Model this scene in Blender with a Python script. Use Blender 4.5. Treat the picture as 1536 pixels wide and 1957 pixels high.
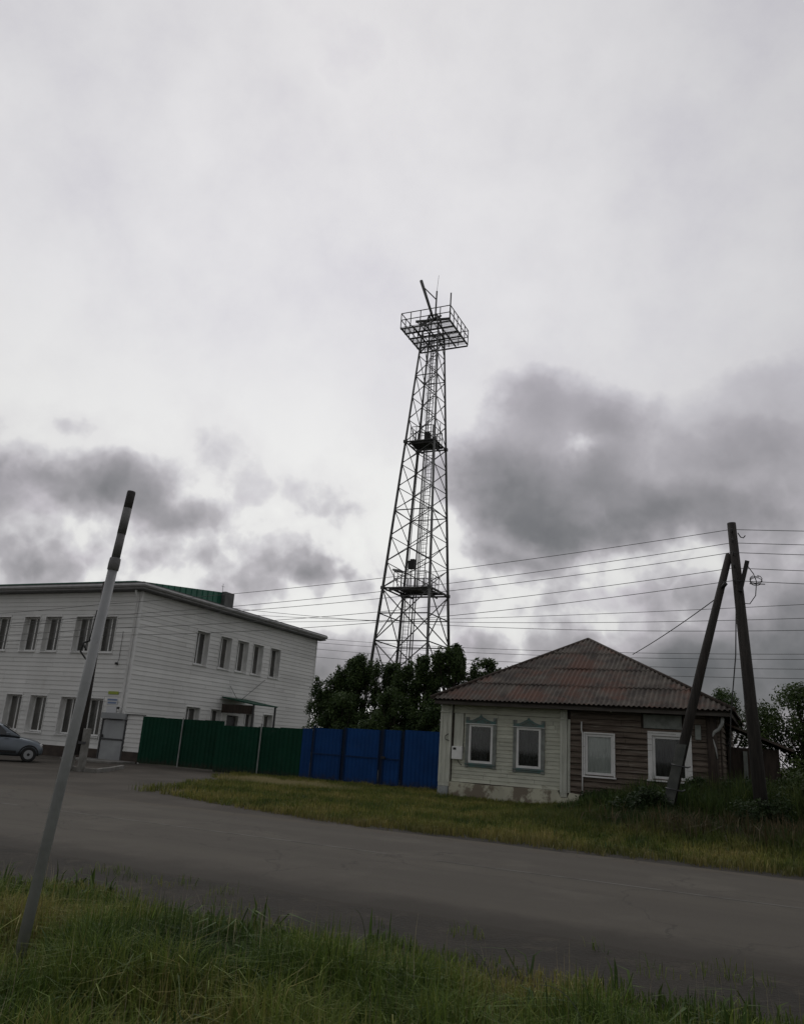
import bpy, math, random
import numpy as np
from mathutils import Vector, Matrix, noise
sc = bpy.context.scene
for o in list(bpy.data.objects): bpy.data.objects.remove(o)
rad = math.radians
# ------------------------------------------------------------------ camera
PITCH, ROLL = rad(16.3), rad(3.862)
cam = bpy.data.objects.new('camera', bpy.data.cameras.new('camera'))
sc.collection.objects.link(cam); sc.camera = cam
cd = cam.data; cd.sensor_fit = 'VERTICAL'; cd.sensor_height = 36; cd.sensor_width = 36
cd.lens = 1499/1957*36; cd.clip_start = .1; cd.clip_end = 5000
fw = Vector((0, math.cos(PITCH), math.sin(PITCH))); rt = Vector((1, 0, 0)); up = rt.cross(fw)
rt2 = rt*math.cos(ROLL)+up*math.sin(ROLL); up2 = -rt*math.sin(ROLL)+up*math.cos(ROLL)
M = Matrix((rt2, up2, -fw)).transposed().to_4x4(); M.translation = Vector((0, 0, 1.6)); cam.matrix_world = M
# ------------------------------------------------------------------ exposure
sc.view_settings.view_transform = 'Standard'; sc.view_settings.look = 'None'
sc.view_settings.exposure = 0.0; sc.view_settings.gamma = 1.0; sc.view_settings.use_curve_mapping = False
# ------------------------------------------------------------------ node helpers
class NT:
    def __init__(s, nt): s.t = nt; s.n = nt.nodes; s.l = nt.links
    def node(s, typ, **kw):
        n = s.n.new(typ)
        for k, v in kw.items(): setattr(n, k, v)
        return n
    def put(s, sock, v):
        if hasattr(v, 'is_output') or isinstance(v, bpy.types.NodeSocket): s.l.new(v, sock)
        else: sock.default_value = v
    def math(s, op, a, b=None, c=None, clamp=False):
        n = s.node('ShaderNodeMath', operation=op, use_clamp=clamp); s.put(n.inputs[0], a)
        if b is not None: s.put(n.inputs[1], b)
        if c is not None: s.put(n.inputs[2], c)
        return n.outputs[0]
    def noise(s, vec, scale, detail=5, rough=.55, lac=2.0):
        n = s.node('ShaderNodeTexNoise'); s.put(n.inputs['Vector'], vec)
        n.inputs['Scale'].default_value = scale; n.inputs['Detail'].default_value = detail
        n.inputs['Roughness'].default_value = rough; n.inputs['Lacunarity'].default_value = lac
        return n.outputs['Fac']
    def ramp(s, fac, pts, interp='LINEAR'):
        n = s.node('ShaderNodeValToRGB'); e = n.color_ramp; e.interpolation = interp
        while len(e.elements) < len(pts): e.elements.new(.5)
        for el, (p, c) in zip(e.elements, pts):
            el.position = p; el.color = (c[0], c[1], c[2], 1) if hasattr(c, '__len__') else (c, c, c, 1)
        s.put(n.inputs[0], fac); return n.outputs[0]
    def mix(s, f, a, b, blend='MIX'):
        n = s.node('ShaderNodeMix', data_type='RGBA', blend_type=blend)
        s.put(n.inputs[0], f)
        for i, v in ((6, a), (7, b)):
            if isinstance(v, (tuple, list)): v = (v[0], v[1], v[2], 1)
            s.put(n.inputs[i], v)
        return n.outputs[2]
    def smooth(s, v, a, b):
        n = s.node('ShaderNodeMapRange', interpolation_type='SMOOTHSTEP'); s.put(n.inputs[0], v)
        n.inputs[1].default_value = a; n.inputs[2].default_value = b
        return n.outputs[0]
# ------------------------------------------------------------------ world: overcast sky with broken low clouds
SUN_EL, SUN_AZ = rad(48), rad(-8)
w = bpy.data.worlds.new('World'); sc.world = w; w.use_nodes = True
N = NT(w.node_tree); N.n.clear()
tc = N.node('ShaderNodeTexCoord').outputs['Generated']
sep = N.node('ShaderNodeSeparateXYZ'); N.l.new(tc, sep.inputs[0]); X, Y, Z = sep.outputs
az = N.math('MULTIPLY', N.math('ARCTAN2', X, Y), 57.2958)
el = N.math('MULTIPLY', N.math('ARCSINE', Z, clamp=False), 57.2958)
wa = N.noise(tc, 6, 5, .6)
mp = N.node('ShaderNodeMapping'); N.l.new(tc, mp.inputs[0]); mp.inputs['Location'].default_value = (7.3, 2.1, 5.5)
wb = N.noise(mp.outputs[0], 6, 5, .6)
azw = N.math('ADD', az, N.math('MULTIPLY_ADD', wa, 10, -5)); elw = N.math('ADD', el, N.math('MULTIPLY_ADD', wb, 6, -3.0))
#        az    el    ra   re  darkness
BL = [(9.3, 24.2, 3.6, 2.4, .26), (16.2, 23.0, 4.0, 2.6, .30), (7.0, 18.2, 3.9, 3.2, .46), (14.0, 18.6, 5.4, 2.6, .38),
      (24.2, 20.8, 3.8, 2.6, .24), (22.0, 16.6, 5.4, 2.2, .36), (25.5, 25.4, 4.5, 2.2, .12), (12.0, 15.7, 6.0, 1.3, .34),
      (33, 19.0, 6, 5, .26), (42, 14.0, 9, 5, .3),
      (-20.3, 16.2, 4.0, 1.7, .38), (-16.4, 14.6, 3.4, 1.3, .32), (-25.4, 15.0, 3.2, 1.4, .30), (-23.4, 10.2, 5.0, 1.5, .27), (-32, 13.5, 5, 2.4, .36),
      (-15.0, 12.0, 3.4, 1.2, .18), (-5.6, 11.4, 2.4, 1.2, .36), (-13.5, 20.2, 3.4, 2.2, .10), (-10.0, 16.4, 4.6, 2.6, .13),
      (-24.8, 19.3, 2.2, .8, .11), (20.5, 5.0, 9.0, 3.6, .62), (32, 6.0, 9.0, 4.6, .55), (18.4, 11.0, 6.0, 1.5, .24), (8.2, 13.2, 3.6, .9, .30),
      (-11.0, 9.8, 3.0, 1.6, .26), (-3.5, 5.0, 6.0, 2.0, .24), (6, 7.0, 3.0, 1.2, .18), (-26, 5, 9, 3, .28), (-42, 12, 9, 4, .3)]
acc = None
for (a, e, ra, re, d) in BL:
    dx = N.math('MULTIPLY', N.math('SUBTRACT', azw, a), 1/ra); dy = N.math('MULTIPLY', N.math('SUBTRACT', elw, e), 1/re)
    q = N.math('ADD', N.math('MULTIPLY', dx, dx), N.math('MULTIPLY', dy, dy))
    g = N.math('MULTIPLY', N.math('EXPONENT', N.math('MULTIPLY', q, -1.0)), d)
    acc = g if acc is None else N.math('ADD', acc, g)
hx = N.math('MULTIPLY', N.math('SUBTRACT', azw, 13.2), 1/2.1); hy = N.math('MULTIPLY', N.math('SUBTRACT', elw, 21.6), 1/.62)
hole = N.math('EXPONENT', N.math('MULTIPLY', N.math('ADD', N.math('MULTIPLY', hx, hx), N.math('MULTIPLY', hy, hy)), -1))
acc = N.math('SUBTRACT', acc, N.math('MULTIPLY', hole, .15))
fb = N.noise(tc, 7, 8, .62); fb2 = N.noise(mp.outputs[0], 16, 7, .6)
# puffy detail acts mostly low in the sky, where the cumulus is
low = N.smooth(el, 27, 8)
def puffs(vec, scale, det):
    wn = N.node('ShaderNodeTexNoise'); N.l.new(vec, wn.inputs['Vector']); wn.inputs['Scale'].default_value = scale*1.3; wn.inputs['Detail'].default_value = 4
    va = N.node('ShaderNodeVectorMath', operation='MULTIPLY_ADD'); N.l.new(wn.outputs['Color'], va.inputs[0]); va.inputs[1].default_value = (.9/scale,)*3; N.l.new(vec, va.inputs[2])
    v = N.node('ShaderNodeTexVoronoi', feature='F1'); N.l.new(va.outputs[0], v.inputs['Vector']); v.inputs['Scale'].default_value = scale; v.inputs['Detail'].default_value = det; v.inputs['Roughness'].default_value = .55; v.normalize = True
    return v.outputs['Distance']
pf1 = puffs(tc, 9, 2.5); pf2 = puffs(mp.outputs[0], 24, 1)
acc = N.math('ADD', acc, N.math('MULTIPLY', N.math('MULTIPLY_ADD', pf1, -1.0, .33), N.math('MULTIPLY_ADD', low, .95, .0)))
acc = N.math('ADD', acc, N.math('MULTIPLY', N.math('MULTIPLY_ADD', pf2, -1.0, .33), N.math('MULTIPLY_ADD', low, .26, .0)))
acc = N.math('ADD', acc, N.math('MULTIPLY', N.math('MULTIPLY_ADD', fb, 1.0, -.5), N.math('MULTIPLY_ADD', low, .30, .05)))
acc = N.math('ADD', acc, N.math('MULTIPLY', N.math('MULTIPLY_ADD', fb2, 1.0, -.5), N.math('MULTIPLY_ADD', low, .16, .01)))
col = N.ramp(acc, [(0, (.86, .86, .84)), (.075, (.81, .805, .795)), (.12, (.66, .65, .665)), (.20, (.49, .475, .495)), (.34, (.345, .335, .35)), (.55, (.215, .215, .222)), (.80, (.15, .154, .16)), (1, (.12, .124, .135))])
# light and dark folds inside the cloud masses
fold = N.ramp(N.math('ADD', N.math('MULTIPLY', pf1, .5), N.math('MULTIPLY', N.noise(mp.outputs[0], 9, 5, .6), .6)), [(.28, (.80, .80, .81)), (.48, (1.0, .995, 1.0)), (.62, (1.30, 1.27, 1.31))])
col = N.mix(N.math('MULTIPLY', N.smooth(acc, .08, .22), low), col, N.mix(1.0, col, fold, 'MULTIPLY'))
vl = N.noise(tc, 1.8, 4, .5)      # broad veil of the high layer
veil = N.ramp(N.math('ADD', N.math('MULTIPLY', vl, .6), N.math('MULTIPLY', fb, .4)), [(.32, (.77, .75, .83)), (.47, (.92, .91, .955)), (.55, (.87, .86, .91)), (.68, (.77, .755, .83))])
high = N.smooth(el, 12, 34); veil = N.mix(high, (1, 1, 1), veil)
col = N.mix(1.0, col, veil, 'MULTIPLY')
# high cloud thins towards the hidden sun ahead and is thicker (darker) away from it, towards the back and the zenith
sd = Vector((math.sin(SUN_AZ)*math.cos(rad(24)), math.cos(SUN_AZ)*math.cos(rad(24)), math.sin(rad(24))))
dt = N.node('ShaderNodeVectorMath', operation='DOT_PRODUCT'); N.l.new(tc, dt.inputs[0]); dt.inputs[1].default_value = sd
far = N.ramp(N.math('MULTIPLY_ADD', dt.outputs['Value'], .5, .5), [(.0, .40), (.5, .43), (.80, .68), (.92, .86), (.97, .95), (1, 1.02)])
col = N.mix(1.0, col, far, 'MULTIPLY')
sky = N.node('ShaderNodeTexSky', sky_type='NISHITA'); sky.sun_disc = False; sky.sun_elevation = SUN_EL; sky.sun_rotation = SUN_AZ
b1 = N.node('ShaderNodeBackground'); N.l.new(sky.outputs[0], b1.inputs[0]); b1.inputs[1].default_value = .08
b2 = N.node('ShaderNodeBackground'); N.l.new(col, b2.inputs[0]); b2.inputs[1].default_value = 1.0
ms = N.node('ShaderNodeMixShader'); ms.inputs[0].default_value = .97
N.l.new(b1.outputs[0], ms.inputs[1]); N.l.new(b2.outputs[0], ms.inputs[2])
wo = N.node('ShaderNodeOutputWorld'); N.l.new(ms.outputs[0], wo.inputs[0])
# ------------------------------------------------------------------ sun, hidden behind cloud
sl = bpy.data.lights.new('sun', 'SUN'); sl.energy = .5; sl.angle = rad(40); sl.color = (1, .97, .93)
so = bpy.data.objects.new('sun', sl); sc.collection.objects.link(so)
sdir = Vector((math.sin(SUN_AZ)*math.cos(SUN_EL), math.cos(SUN_AZ)*math.cos(SUN_EL), math.sin(SUN_EL)))
so.rotation_euler = sdir.to_track_quat('Z', 'Y').to_euler()

# ================================================================== frames and builders
RZ = rad(-25); RV = Vector((math.cos(RZ), math.sin(RZ), 0)); SV = Vector((-math.sin(RZ), math.cos(RZ), 0))
def W(r, s, z=0): return RV*r + SV*s + Vector((0, 0, z))        # road frame -> world (r along the road, s across it)
def tag(o, label=None, cat=None, group=None, kind=None):
    if label: o['label'] = label
    if cat: o['category'] = cat
    if group: o['group'] = group
    if kind: o['kind'] = kind
    return o
def thing(name, r, s, z=0, label=None, cat=None, group=None, rz=RZ):
    o = bpy.data.objects.new(name, None); sc.collection.objects.link(o)
    o.location = W(r, s, z); o.rotation_euler = (0, 0, rz); o.empty_display_size = .2
    return tag(o, label, cat, group)
def link(name, me, parent=None, loc=None, rot=None):
    o = bpy.data.objects.new(name, me); sc.collection.objects.link(o)
    if parent: o.parent = parent
    if loc: o.location = loc
    if rot: o.rotation_euler = rot
    return o
class MB:
    def __init__(s): s.v = []; s.f = []; s.sm = []
    def add(s, vs, fs, smooth=False):
        b = len(s.v); s.v += [tuple(v) for v in vs]; s.f += [tuple(b+i for i in f) for f in fs]; s.sm += [smooth]*len(fs); return s
    def box(s, x0, y0, z0, x1, y1, z1):
        x0, x1 = min(x0, x1), max(x0, x1); y0, y1 = min(y0, y1), max(y0, y1); z0, z1 = min(z0, z1), max(z0, z1)
        return s.add([(x0,y0,z0),(x1,y0,z0),(x1,y1,z0),(x0,y1,z0),(x0,y0,z1),(x1,y0,z1),(x1,y1,z1),(x0,y1,z1)],
              [(0,3,2,1),(4,5,6,7),(0,1,5,4),(1,2,6,5),(2,3,7,6),(3,0,4,7)])
    def bbox(s, x0, y0, z0, x1, y1, z1, b=.01):      # box with chamfered vertical+horizontal edges
        x0, x1 = min(x0, x1), max(x0, x1); y0, y1 = min(y0, y1), max(y0, y1); z0, z1 = min(z0, z1), max(z0, z1)
        def ring(z, i): return [(x0+i+b,y0+i,z),(x1-i-b,y0+i,z),(x1-i,y0+i+b,z),(x1-i,y1-i-b,z),(x1-i-b,y1-i,z),(x0+i+b,y1-i,z),(x0+i,y1-i-b,z),(x0+i,y0+i+b,z)]
        vs = ring(z0, b)+ring(z0+b, 0)+ring(z1-b, 0)+ring(z1, b); fs = [tuple(reversed(range(8))), tuple(range(24, 32))]
        for k in range(3):
            for i in range(8): fs.append((k*8+i, k*8+(i+1)%8, k*8+8+(i+1)%8, k*8+8+i))
        return s.add(vs, fs)
    def tube(s, pts, r, n=8, cap=True):
        pts = [Vector(p) for p in pts]; rs = r if hasattr(r, '__len__') else [r]*len(pts); vs = []; fs = []
        ref = None
        for i, p in enumerate(pts):
            d = (pts[min(i+1, len(pts)-1)]-pts[max(i-1, 0)]).normalized()
            if ref is None: ref = Vector((0, 0, 1)) if abs(d.z) < .9 else Vector((1, 0, 0))
            a = (ref - d*ref.dot(d)).normalized(); ref = a; b = d.cross(a)
            for k in range(n):
                t = 2*math.pi*k/n; vs.append(p+(a*math.cos(t)+b*math.sin(t))*rs[i])
        for i in range(len(pts)-1):
            for k in range(n): fs.append((i*n+k, i*n+(k+1)%n, i*n+n+(k+1)%n, i*n+n+k))
        s.add(vs, fs, n > 4)
        if cap:
            b = len(s.v)-len(vs)
            s.f += [tuple(b+k for k in reversed(range(n))), tuple(b+(len(pts)-1)*n+k for k in range(n))]; s.sm += [False, False]
        return s
    def bar(s, p, q, w, h=None):                     # square bar
        p = Vector(p); q = Vector(q); d = (q-p).normalized(); h = h or w
        ref = Vector((0, 0, 1)) if abs(d.z) < .95 else Vector((0, 1, 0))
        a = d.cross(ref).normalized(); b = a.cross(d)
        vs = [e+a*(i*w/2)+b*(j*h/2) for e in (p, q) for i, j in ((-1,-1),(1,-1),(1,1),(-1,1))]
        return s.add(vs, [(0,3,2,1),(4,5,6,7),(0,1,5,4),(1,2,6,5),(2,3,7,6),(3,0,4,7)])
    def prism(s, poly, axis, a, b):                  # poly in the two other axes, extruded a..b
        n = len(poly)
        def pt(p, t): return {'x': (t, p[0], p[1]), 'y': (p[0], t, p[1]), 'z': (p[0], p[1], t)}[axis]
        s.add([pt(p, a) for p in poly]+[pt(p, b) for p in poly],
              [tuple(range(n)), tuple(reversed(range(n, 2*n)))]+[(i, n+i, n+(i+1)%n, (i+1)%n) for i in range(n)])
        return s
    def mesh(s, name, mat):
        me = bpy.data.meshes.new(name); me.from_pydata(s.v, [], s.f); me.materials.append(mat)
        me.polygons.foreach_set('use_smooth', s.sm); me.update(); return me
    def build(s, name, mat, parent=None, loc=None, rot=None): return link(name, s.mesh(name, mat), parent, loc, rot)

# ------------------------------------------------------------------ materials
def mat(name, c, rough=.8, c2=None, scale=3, metal=0, bump=0, bscale=40, stretch=(1, 1, 1), lo=.35, hi=.65, spec=.4, detail=5, c3=None, scale3=1, lo3=.5, hi3=.7, world=False):
    m = bpy.data.materials.new(name); m.use_nodes = True; n = NT(m.node_tree); b = n.n['Principled BSDF']
    b.inputs['Roughness'].default_value = rough; b.inputs['Metallic'].default_value = metal; b.inputs['Specular IOR Level'].default_value = spec
    if world: src = n.node('ShaderNodeNewGeometry').outputs['Position']
    else: src = n.node('ShaderNodeTexCoord').outputs['Object']
    mp = n.node('ShaderNodeMapping'); n.l.new(src, mp.inputs[0]); mp.inputs['Scale'].default_value = stretch
    v = mp.outputs[0]; m['vec'] = 0
    base = (c[0], c[1], c[2], 1)
    if c2 is not None:
        base = n.mix(n.smooth(n.noise(v, scale, detail), lo, hi), c, c2)
    if c3 is not None:
        base = n.mix(n.smooth(n.noise(v, scale3, 6, .65), lo3, hi3), base, c3)
    oi = n.node('ShaderNodeObjectInfo').outputs['Random']
    base = n.mix(1.0, base, n.ramp(oi, [(0, .9), (1, 1.08)]), 'MULTIPLY') if not isinstance(base, tuple) else base
    n.put(b.inputs['Base Color'], base)
    if bump:
        bn = n.node('ShaderNodeBump'); bn.inputs['Strength'].default_value = bump; bn.inputs['Distance'].default_value = .02
        n.l.new(n.noise(v, bscale, 4), bn.inputs['Height']); n.l.new(bn.outputs[0], b.inputs['Normal'])
    return m
def attr_mat(name, rough=.7, trans=0.0):
    m = bpy.data.materials.new(name); m.use_nodes = True; n = NT(m.node_tree); b = n.n['Principled BSDF']
    at = n.node('ShaderNodeAttribute', attribute_name='tint'); b.inputs['Roughness'].default_value = rough
    b.inputs['Specular IOR Level'].default_value = .25
    n.l.new(at.outputs['Color'], b.inputs['Base Color'])
    if trans:
        t = n.node('ShaderNodeBsdfTranslucent'); n.l.new(at.outputs['Color'], t.inputs[0]); mx = n.node('ShaderNodeMixShader'); mx.inputs[0].default_value = trans
        n.l.new(b.outputs[0], mx.inputs[1]); n.l.new(t.outputs[0], mx.inputs[2]); n.l.new(mx.outputs[0], n.n['Material Output'].inputs[0])
    return m
def glass_mat(name, tint, rough=.04):
    m = bpy.data.materials.new(name); m.use_nodes = True; n = NT(m.node_tree); n.n.remove(n.n['Principled BSDF'])
    t = n.node('ShaderNodeBsdfTransparent'); t.inputs[0].default_value = (*tint, 1)
    g = n.node('ShaderNodeBsdfGlossy'); g.inputs['Roughness'].default_value = rough; g.inputs[0].default_value = (.9, .9, .9, 1)
    f = n.node('ShaderNodeFresnel'); f.inputs[0].default_value = 1.5
    mx = n.node('ShaderNodeMixShader'); n.l.new(f.outputs[0], mx.inputs[0]); n.l.new(t.outputs[0], mx.inputs[1]); n.l.new(g.outputs[0], mx.inputs[2])
    n.l.new(mx.outputs[0], n.n['Material Output'].inputs[0]); return m
m_asphalt = mat('asphalt', (.088, .082, .072), .9, (.066, .061, .054), .7, bump=.5, bscale=90, c3=(.115, .106, .09), scale3=.35, lo3=.5, hi3=.75, world=True)
def road_mat():
    m = bpy.data.materials.new('asphalt_road'); m.use_nodes = True; n = NT(m.node_tree); b = n.n['Principled BSDF']; b.inputs['Roughness'].default_value = .88; b.inputs['Specular IOR Level'].default_value = .3
    pos = n.node('ShaderNodeNewGeometry').outputs['Position']
    mp = n.node('ShaderNodeMapping'); n.l.new(pos, mp.inputs[0]); mp.inputs['Rotation'].default_value = (0, 0, rad(25))
    q = mp.outputs[0]; sp = n.node('ShaderNodeSeparateXYZ'); n.l.new(q, sp.inputs[0]); S_ = sp.outputs[1]
    st = n.node('ShaderNodeMapping'); n.l.new(q, st.inputs[0]); st.inputs['Scale'].default_value = (.08, 1.1, 1)
    base = n.mix(n.smooth(n.noise(st.outputs[0], 1.3, 5), .35, .68), (.064, .056, .045), (.076, .067, .053))
    base = n.mix(n.smooth(n.noise(q, .55, 6, .65), .50, .68), base, (.090, .080, .064))
    base = n.mix(n.math('MULTIPLY', n.smooth(n.noise(q, 60, 3), .45, .75), .35), base, (.13, .125, .11))
    wob = n.math('MULTIPLY_ADD', n.noise(q, 1.3, 6, .7), 1.5, -.75)
    e1 = n.smooth(n.math('ADD', S_, wob), 9.0, 7.9); e2 = n.smooth(n.math('ADD', S_, wob), 13.5, 14.3)
    base = n.mix(n.math('MULTIPLY', e1, .9), base, (.032, .027, .020)); base = n.mix(n.math('MULTIPLY', e2, .8), base, (.075, .062, .045))
    # narrow wandering cracks
    vo = n.node('ShaderNodeTexVoronoi', feature='DISTANCE_TO_EDGE'); vo.inputs['Scale'].default_value = .33
    wv = n.node('ShaderNodeVectorMath', operation='ADD'); n.l.new(q, wv.inputs[0]); nz = n.node('ShaderNodeTexNoise'); n.l.new(q, nz.inputs['Vector']); nz.inputs['Scale'].default_value = 1.4; nz.inputs['Detail'].default_value = 6; n.l.new(nz.outputs['Color'], wv.inputs[1]); n.l.new(wv.outputs[0], vo.inputs['Vector'])
    base = n.mix(n.math('MULTIPLY', n.smooth(vo.outputs['Distance'], .007, .002), .5), base, (.03, .027, .022))
    n.l.new(base, b.inputs['Base Color'])
    bn = n.node('ShaderNodeBump'); bn.inputs['Strength'].default_value = .5; bn.inputs['Distance'].default_value = .015
    n.l.new(n.noise(q, 90, 4), bn.inputs['Height']); n.l.new(bn.outputs[0], b.inputs['Normal']); return m
m_asphalt = road_mat()
m_dirt = mat('dirt', (.030, .025, .018), .95, (.019, .016, .011), 1.2, bump=.9, bscale=25, c3=(.048, .040, .028), scale3=3, lo3=.52, hi3=.7, world=True)
m_gravel = mat('gravel', (.070, .060, .048), .95, (.046, .039, .030), .55, bump=.8, bscale=30, c3=(.045, .037, .028), scale3=.45, lo3=.55, hi3=.68, world=True)
m_soil = mat('soil', (.040, .040, .020), .95, (.028, .032, .014), .8, bump=.8, bscale=12, world=True)
m_line = mat('worn_paint', (.115, .108, .095), .9, (.070, .064, .055), 2.2, lo=.42, hi=.58, world=True)
m_concrete = mat('concrete', (.24, .235, .22), .9, (.16, .155, .14), 3, bump=.4, bscale=30)
m_siding = mat('white_siding', (.72, .72, .705), .55, (.64, .64, .625), .5, bump=.05, c3=(.55, .545, .52), scale3=1.1, lo3=.55, hi3=.8, stretch=(1, 1, .5))
m_white = mat('white_pvc', (.78, .78, .77), .4, (.70, .70, .69), 4)
m_jamb = mat('jamb_panel', (.78, .78, .76), .5, (.66, .66, .64), 2)
m_plinth = mat('brown_plinth', (.06, .045, .036), .8, (.04, .03, .025), 3, bump=.3)
m_greenroof = mat('green_metal_roof', (.02, .13, .085), .45, (.016, .10, .065), 2)
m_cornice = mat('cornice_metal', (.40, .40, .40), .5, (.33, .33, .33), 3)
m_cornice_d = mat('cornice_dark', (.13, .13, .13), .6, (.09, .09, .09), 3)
def sheet_mat(name, c, c2):
    m = mat(name, c, .62, c2, 1.2, spec=.12, c3=tuple(x*.8+.012 for x in c), scale3=4, lo3=.55, hi3=.75); n = NT(m.node_tree); b = n.n['Principled BSDF']
    src = b.inputs['Base Color'].links[0].from_socket; pos = n.node('ShaderNodeTexCoord').outputs['Object']; sp = n.node('ShaderNodeSeparateXYZ'); n.l.new(pos, sp.inputs[0])
    mud = n.smooth(n.math('ADD', sp.outputs[2], n.math('MULTIPLY_ADD', n.noise(pos, 5, 5, .7), .7, -.35)), .32, .02)
    n.l.new(n.mix(n.math('MULTIPLY', mud, .7), src, (.035, .030, .022)), b.inputs['Base Color']); return m
m_green = sheet_mat('green_sheet', (.004, .044, .024), (.003, .036, .019))
m_blue = sheet_mat('blue_sheet', (.007, .048, .175), (.006, .040, .145))
m_bluef = mat('blue_frame', (.010, .018, .042), .6, spec=.15)
m_gal = mat('galvanised_post', (.45, .46, .45), .5, (.36, .37, .36), 5)
m_dark = mat('dark_interior', (.012, .012, .013), .9)
m_paneg = mat('window_pane', (.055, .054, .050), .12, (.10, .097, .09), 1.2, spec=.6)
m_cream = mat('cream_boards', (.56, .57, .48), .8, (.47, .475, .40), 2.0, bump=.3, bscale=20, stretch=(1, 1, 4), c3=(.33, .32, .25), scale3=2.4, lo3=.55, hi3=.72)
m_creamt = mat('cream_trim', (.58, .59, .52), .75, (.48, .49, .43), 3, bump=.25, bscale=30, stretch=(4, 4, .6))
m_found = mat('peeling_plaster', (.54, .53, .42), .9, (.44, .43, .34), 1.6, bump=.5, bscale=14, c3=(.20, .17, .13), scale3=1.15, lo3=.50, hi3=.58)
m_wood = mat('weathered_planks', (.17, .138, .11), .85, (.085, .064, .05), 3, bump=.8, bscale=22, stretch=(.35, 1, 5), c3=(.23, .20, .17), scale3=2.5, lo3=.5, hi3=.7)
m_woodd = mat('dark_wood', (.060, .045, .036), .9, (.035, .027, .022), 4, bump=.6, bscale=20, stretch=(3, 3, .5))
m_pole = mat('tarred_pole', (.050, .044, .040), .9, (.03, .027, .025), 5, bump=.6, bscale=25, stretch=(4, 4, .4))
m_teal = mat('teal_paint', (.10, .19, .18), .7, (.13, .16, .15), 6, bump=.2)
m_greyp = mat('faded_grey_paint', (.24, .26, .24), .8, (.17, .18, .17), 5, bump=.2)
m_slate = mat('corrugated_slate', (.098, .084, .070), .9, (.040, .032, .027), 1.9, bump=.5, bscale=16, c3=(.102, .052, .037), scale3=.85, lo3=.46, hi3=.64, detail=7)
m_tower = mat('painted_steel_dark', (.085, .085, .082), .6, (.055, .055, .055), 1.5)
m_towerl = mat('galvanised_and_lit_steel', (.20, .20, .20), .5, (.15, .15, .15), 1.5)  # galvanised tone; on one tower leg it stands for light falling there
m_pipeu = mat('weathered_pipe', (.17, .168, .168), .65, (.125, .122, .122), 3, bump=.3)
m_pipe = mat('grey_painted_pipe', (.29, .295, .30), .5, (.22, .225, .23), 3, bump=.3, bscale=18, c3=(.12, .11, .10), scale3=4, lo3=.62, hi3=.72)
m_pipet = mat('rusty_pipe_top', (.085, .08, .08), .8, (.05, .047, .047), 8, bump=.3)
m_wire = mat('wire', (.06, .06, .06), .6)
m_black = mat('black_fitting', (.02, .02, .02), .6)
m_bark = mat('bark', (.045, .037, .028), .9, (.03, .025, .02), 6, bump=.6)
m_leaf = attr_mat('leaves', .65, .25)
m_grass = attr_mat('grass_blades', .7, .25)
m_glass = glass_mat('window_glass', (.88, .90, .90))
m_curt = mat('lace_curtain', (.05, .053, .057), .9, (.015, .016, .018), 4, stretch=(3, 1, .6))
m_curtp = mat('pale_curtain', (.80, .81, .78), .9, (.70, .71, .68), 3, stretch=(4, 1, .4))
m_door = mat('grey_steel_door', (.34, .355, .36), .5, (.28, .29, .30), 1.5)
m_doord = mat('dark_steel', (.05, .05, .052), .5)
m_sign_g = mat('sign_lime', (.30, .36, .05), .5); m_sign_b = mat('sign_blue', (.16, .22, .36), .5); m_sign_w = mat('sign_white', (.55, .56, .58), .5)
m_car = mat('silver_blue_paint', (.14, .16, .185), .3, (.13, .15, .17), 2, metal=.5, spec=.5)
m_carg = mat('car_glass', (.02, .023, .026), .06, spec=.7)
m_tyre = mat('tyre_rubber', (.022, .022, .022), .85); m_rim = mat('steel_rim', (.32, .33, .34), .4, metal=.4)
m_lamp = mat('lamp_lens', (.55, .55, .55), .15)

# ================================================================== ground, road, verges
def strip(name, e0, e1, z, m, f=.25, drop=.028):
    """sheet between two edges e0 (near) and e1 (far) of equal length, feathering down into the ground on both long sides"""
    rows = [[(r, s-f, z-drop) for r, s in e0], [(r, s, z) for r, s in e0], [(r, s, z) for r, s in e1], [(r, s+f, z-drop) for r, s in e1]]
    n_ = len(e0); b = MB(); b.add([W(*p) for row in rows for p in row], [(j*n_+i, j*n_+i+1, j*n_+n_+i+1, j*n_+n_+i) for j in range(3) for i in range(n_-1)])
    return tag(b.build(name, m), kind='structure')
rnd = random.Random(4)
b = MB(); b.add([(-1500, -300, -.02), (1500, -300, -.02), (1500, 2500, -.02), (-1500, 2500, -.02)], [(0, 1, 2, 3)])
tag(b.build('ground', m_soil), kind='structure')
def jag(r0, r1, s, amp, step, seed, f=.7):
    out = []; r = r0
    while (r <= r1):
        out.append((r, s + amp*(noise.noise(Vector((r*f, seed, 0)))*1.6+noise.noise(Vector((r*f*4, seed, 3)))*.5))); r += step
    return out
far_edge = jag(-120, 40, 14.2, .10, .25, 2.2)
near_edge = jag(-120, 40, 7.85, .10, .25, 9.1)
strip('road', near_edge, far_edge, 0, m_asphalt)
sh = jag(-120, 40, 6.6, .35, .25, 5.5)
strip('shoulder', sh, [(r, s+.6) for r, s in near_edge], -.008, m_dirt, .6, .016)
yr = [(13.6, -6.5), (14.6, -7.6), (15.6, -10.0), (16.6, -12.8), (18, -14.2), (20, -15.2), (23, -16.2), (25, -17.0), (27.6, -18.6)]
b = MB(); vs = []
for s_, r_ in yr:
    j_ = .25*noise.noise(Vector((s_, 3, 1))); vs += [W(-120, s_, -.008), W(r_+j_, s_, -.008), W(r_+j_+.8, s_, -.032)]
b.add(vs, [(3*i+k, 3*i+k+1, 3*i+k+4, 3*i+k+3) for i in range(len(yr)-1) for k in range(2)])
tag(b.build('yard', m_gravel), kind='structure')
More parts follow.
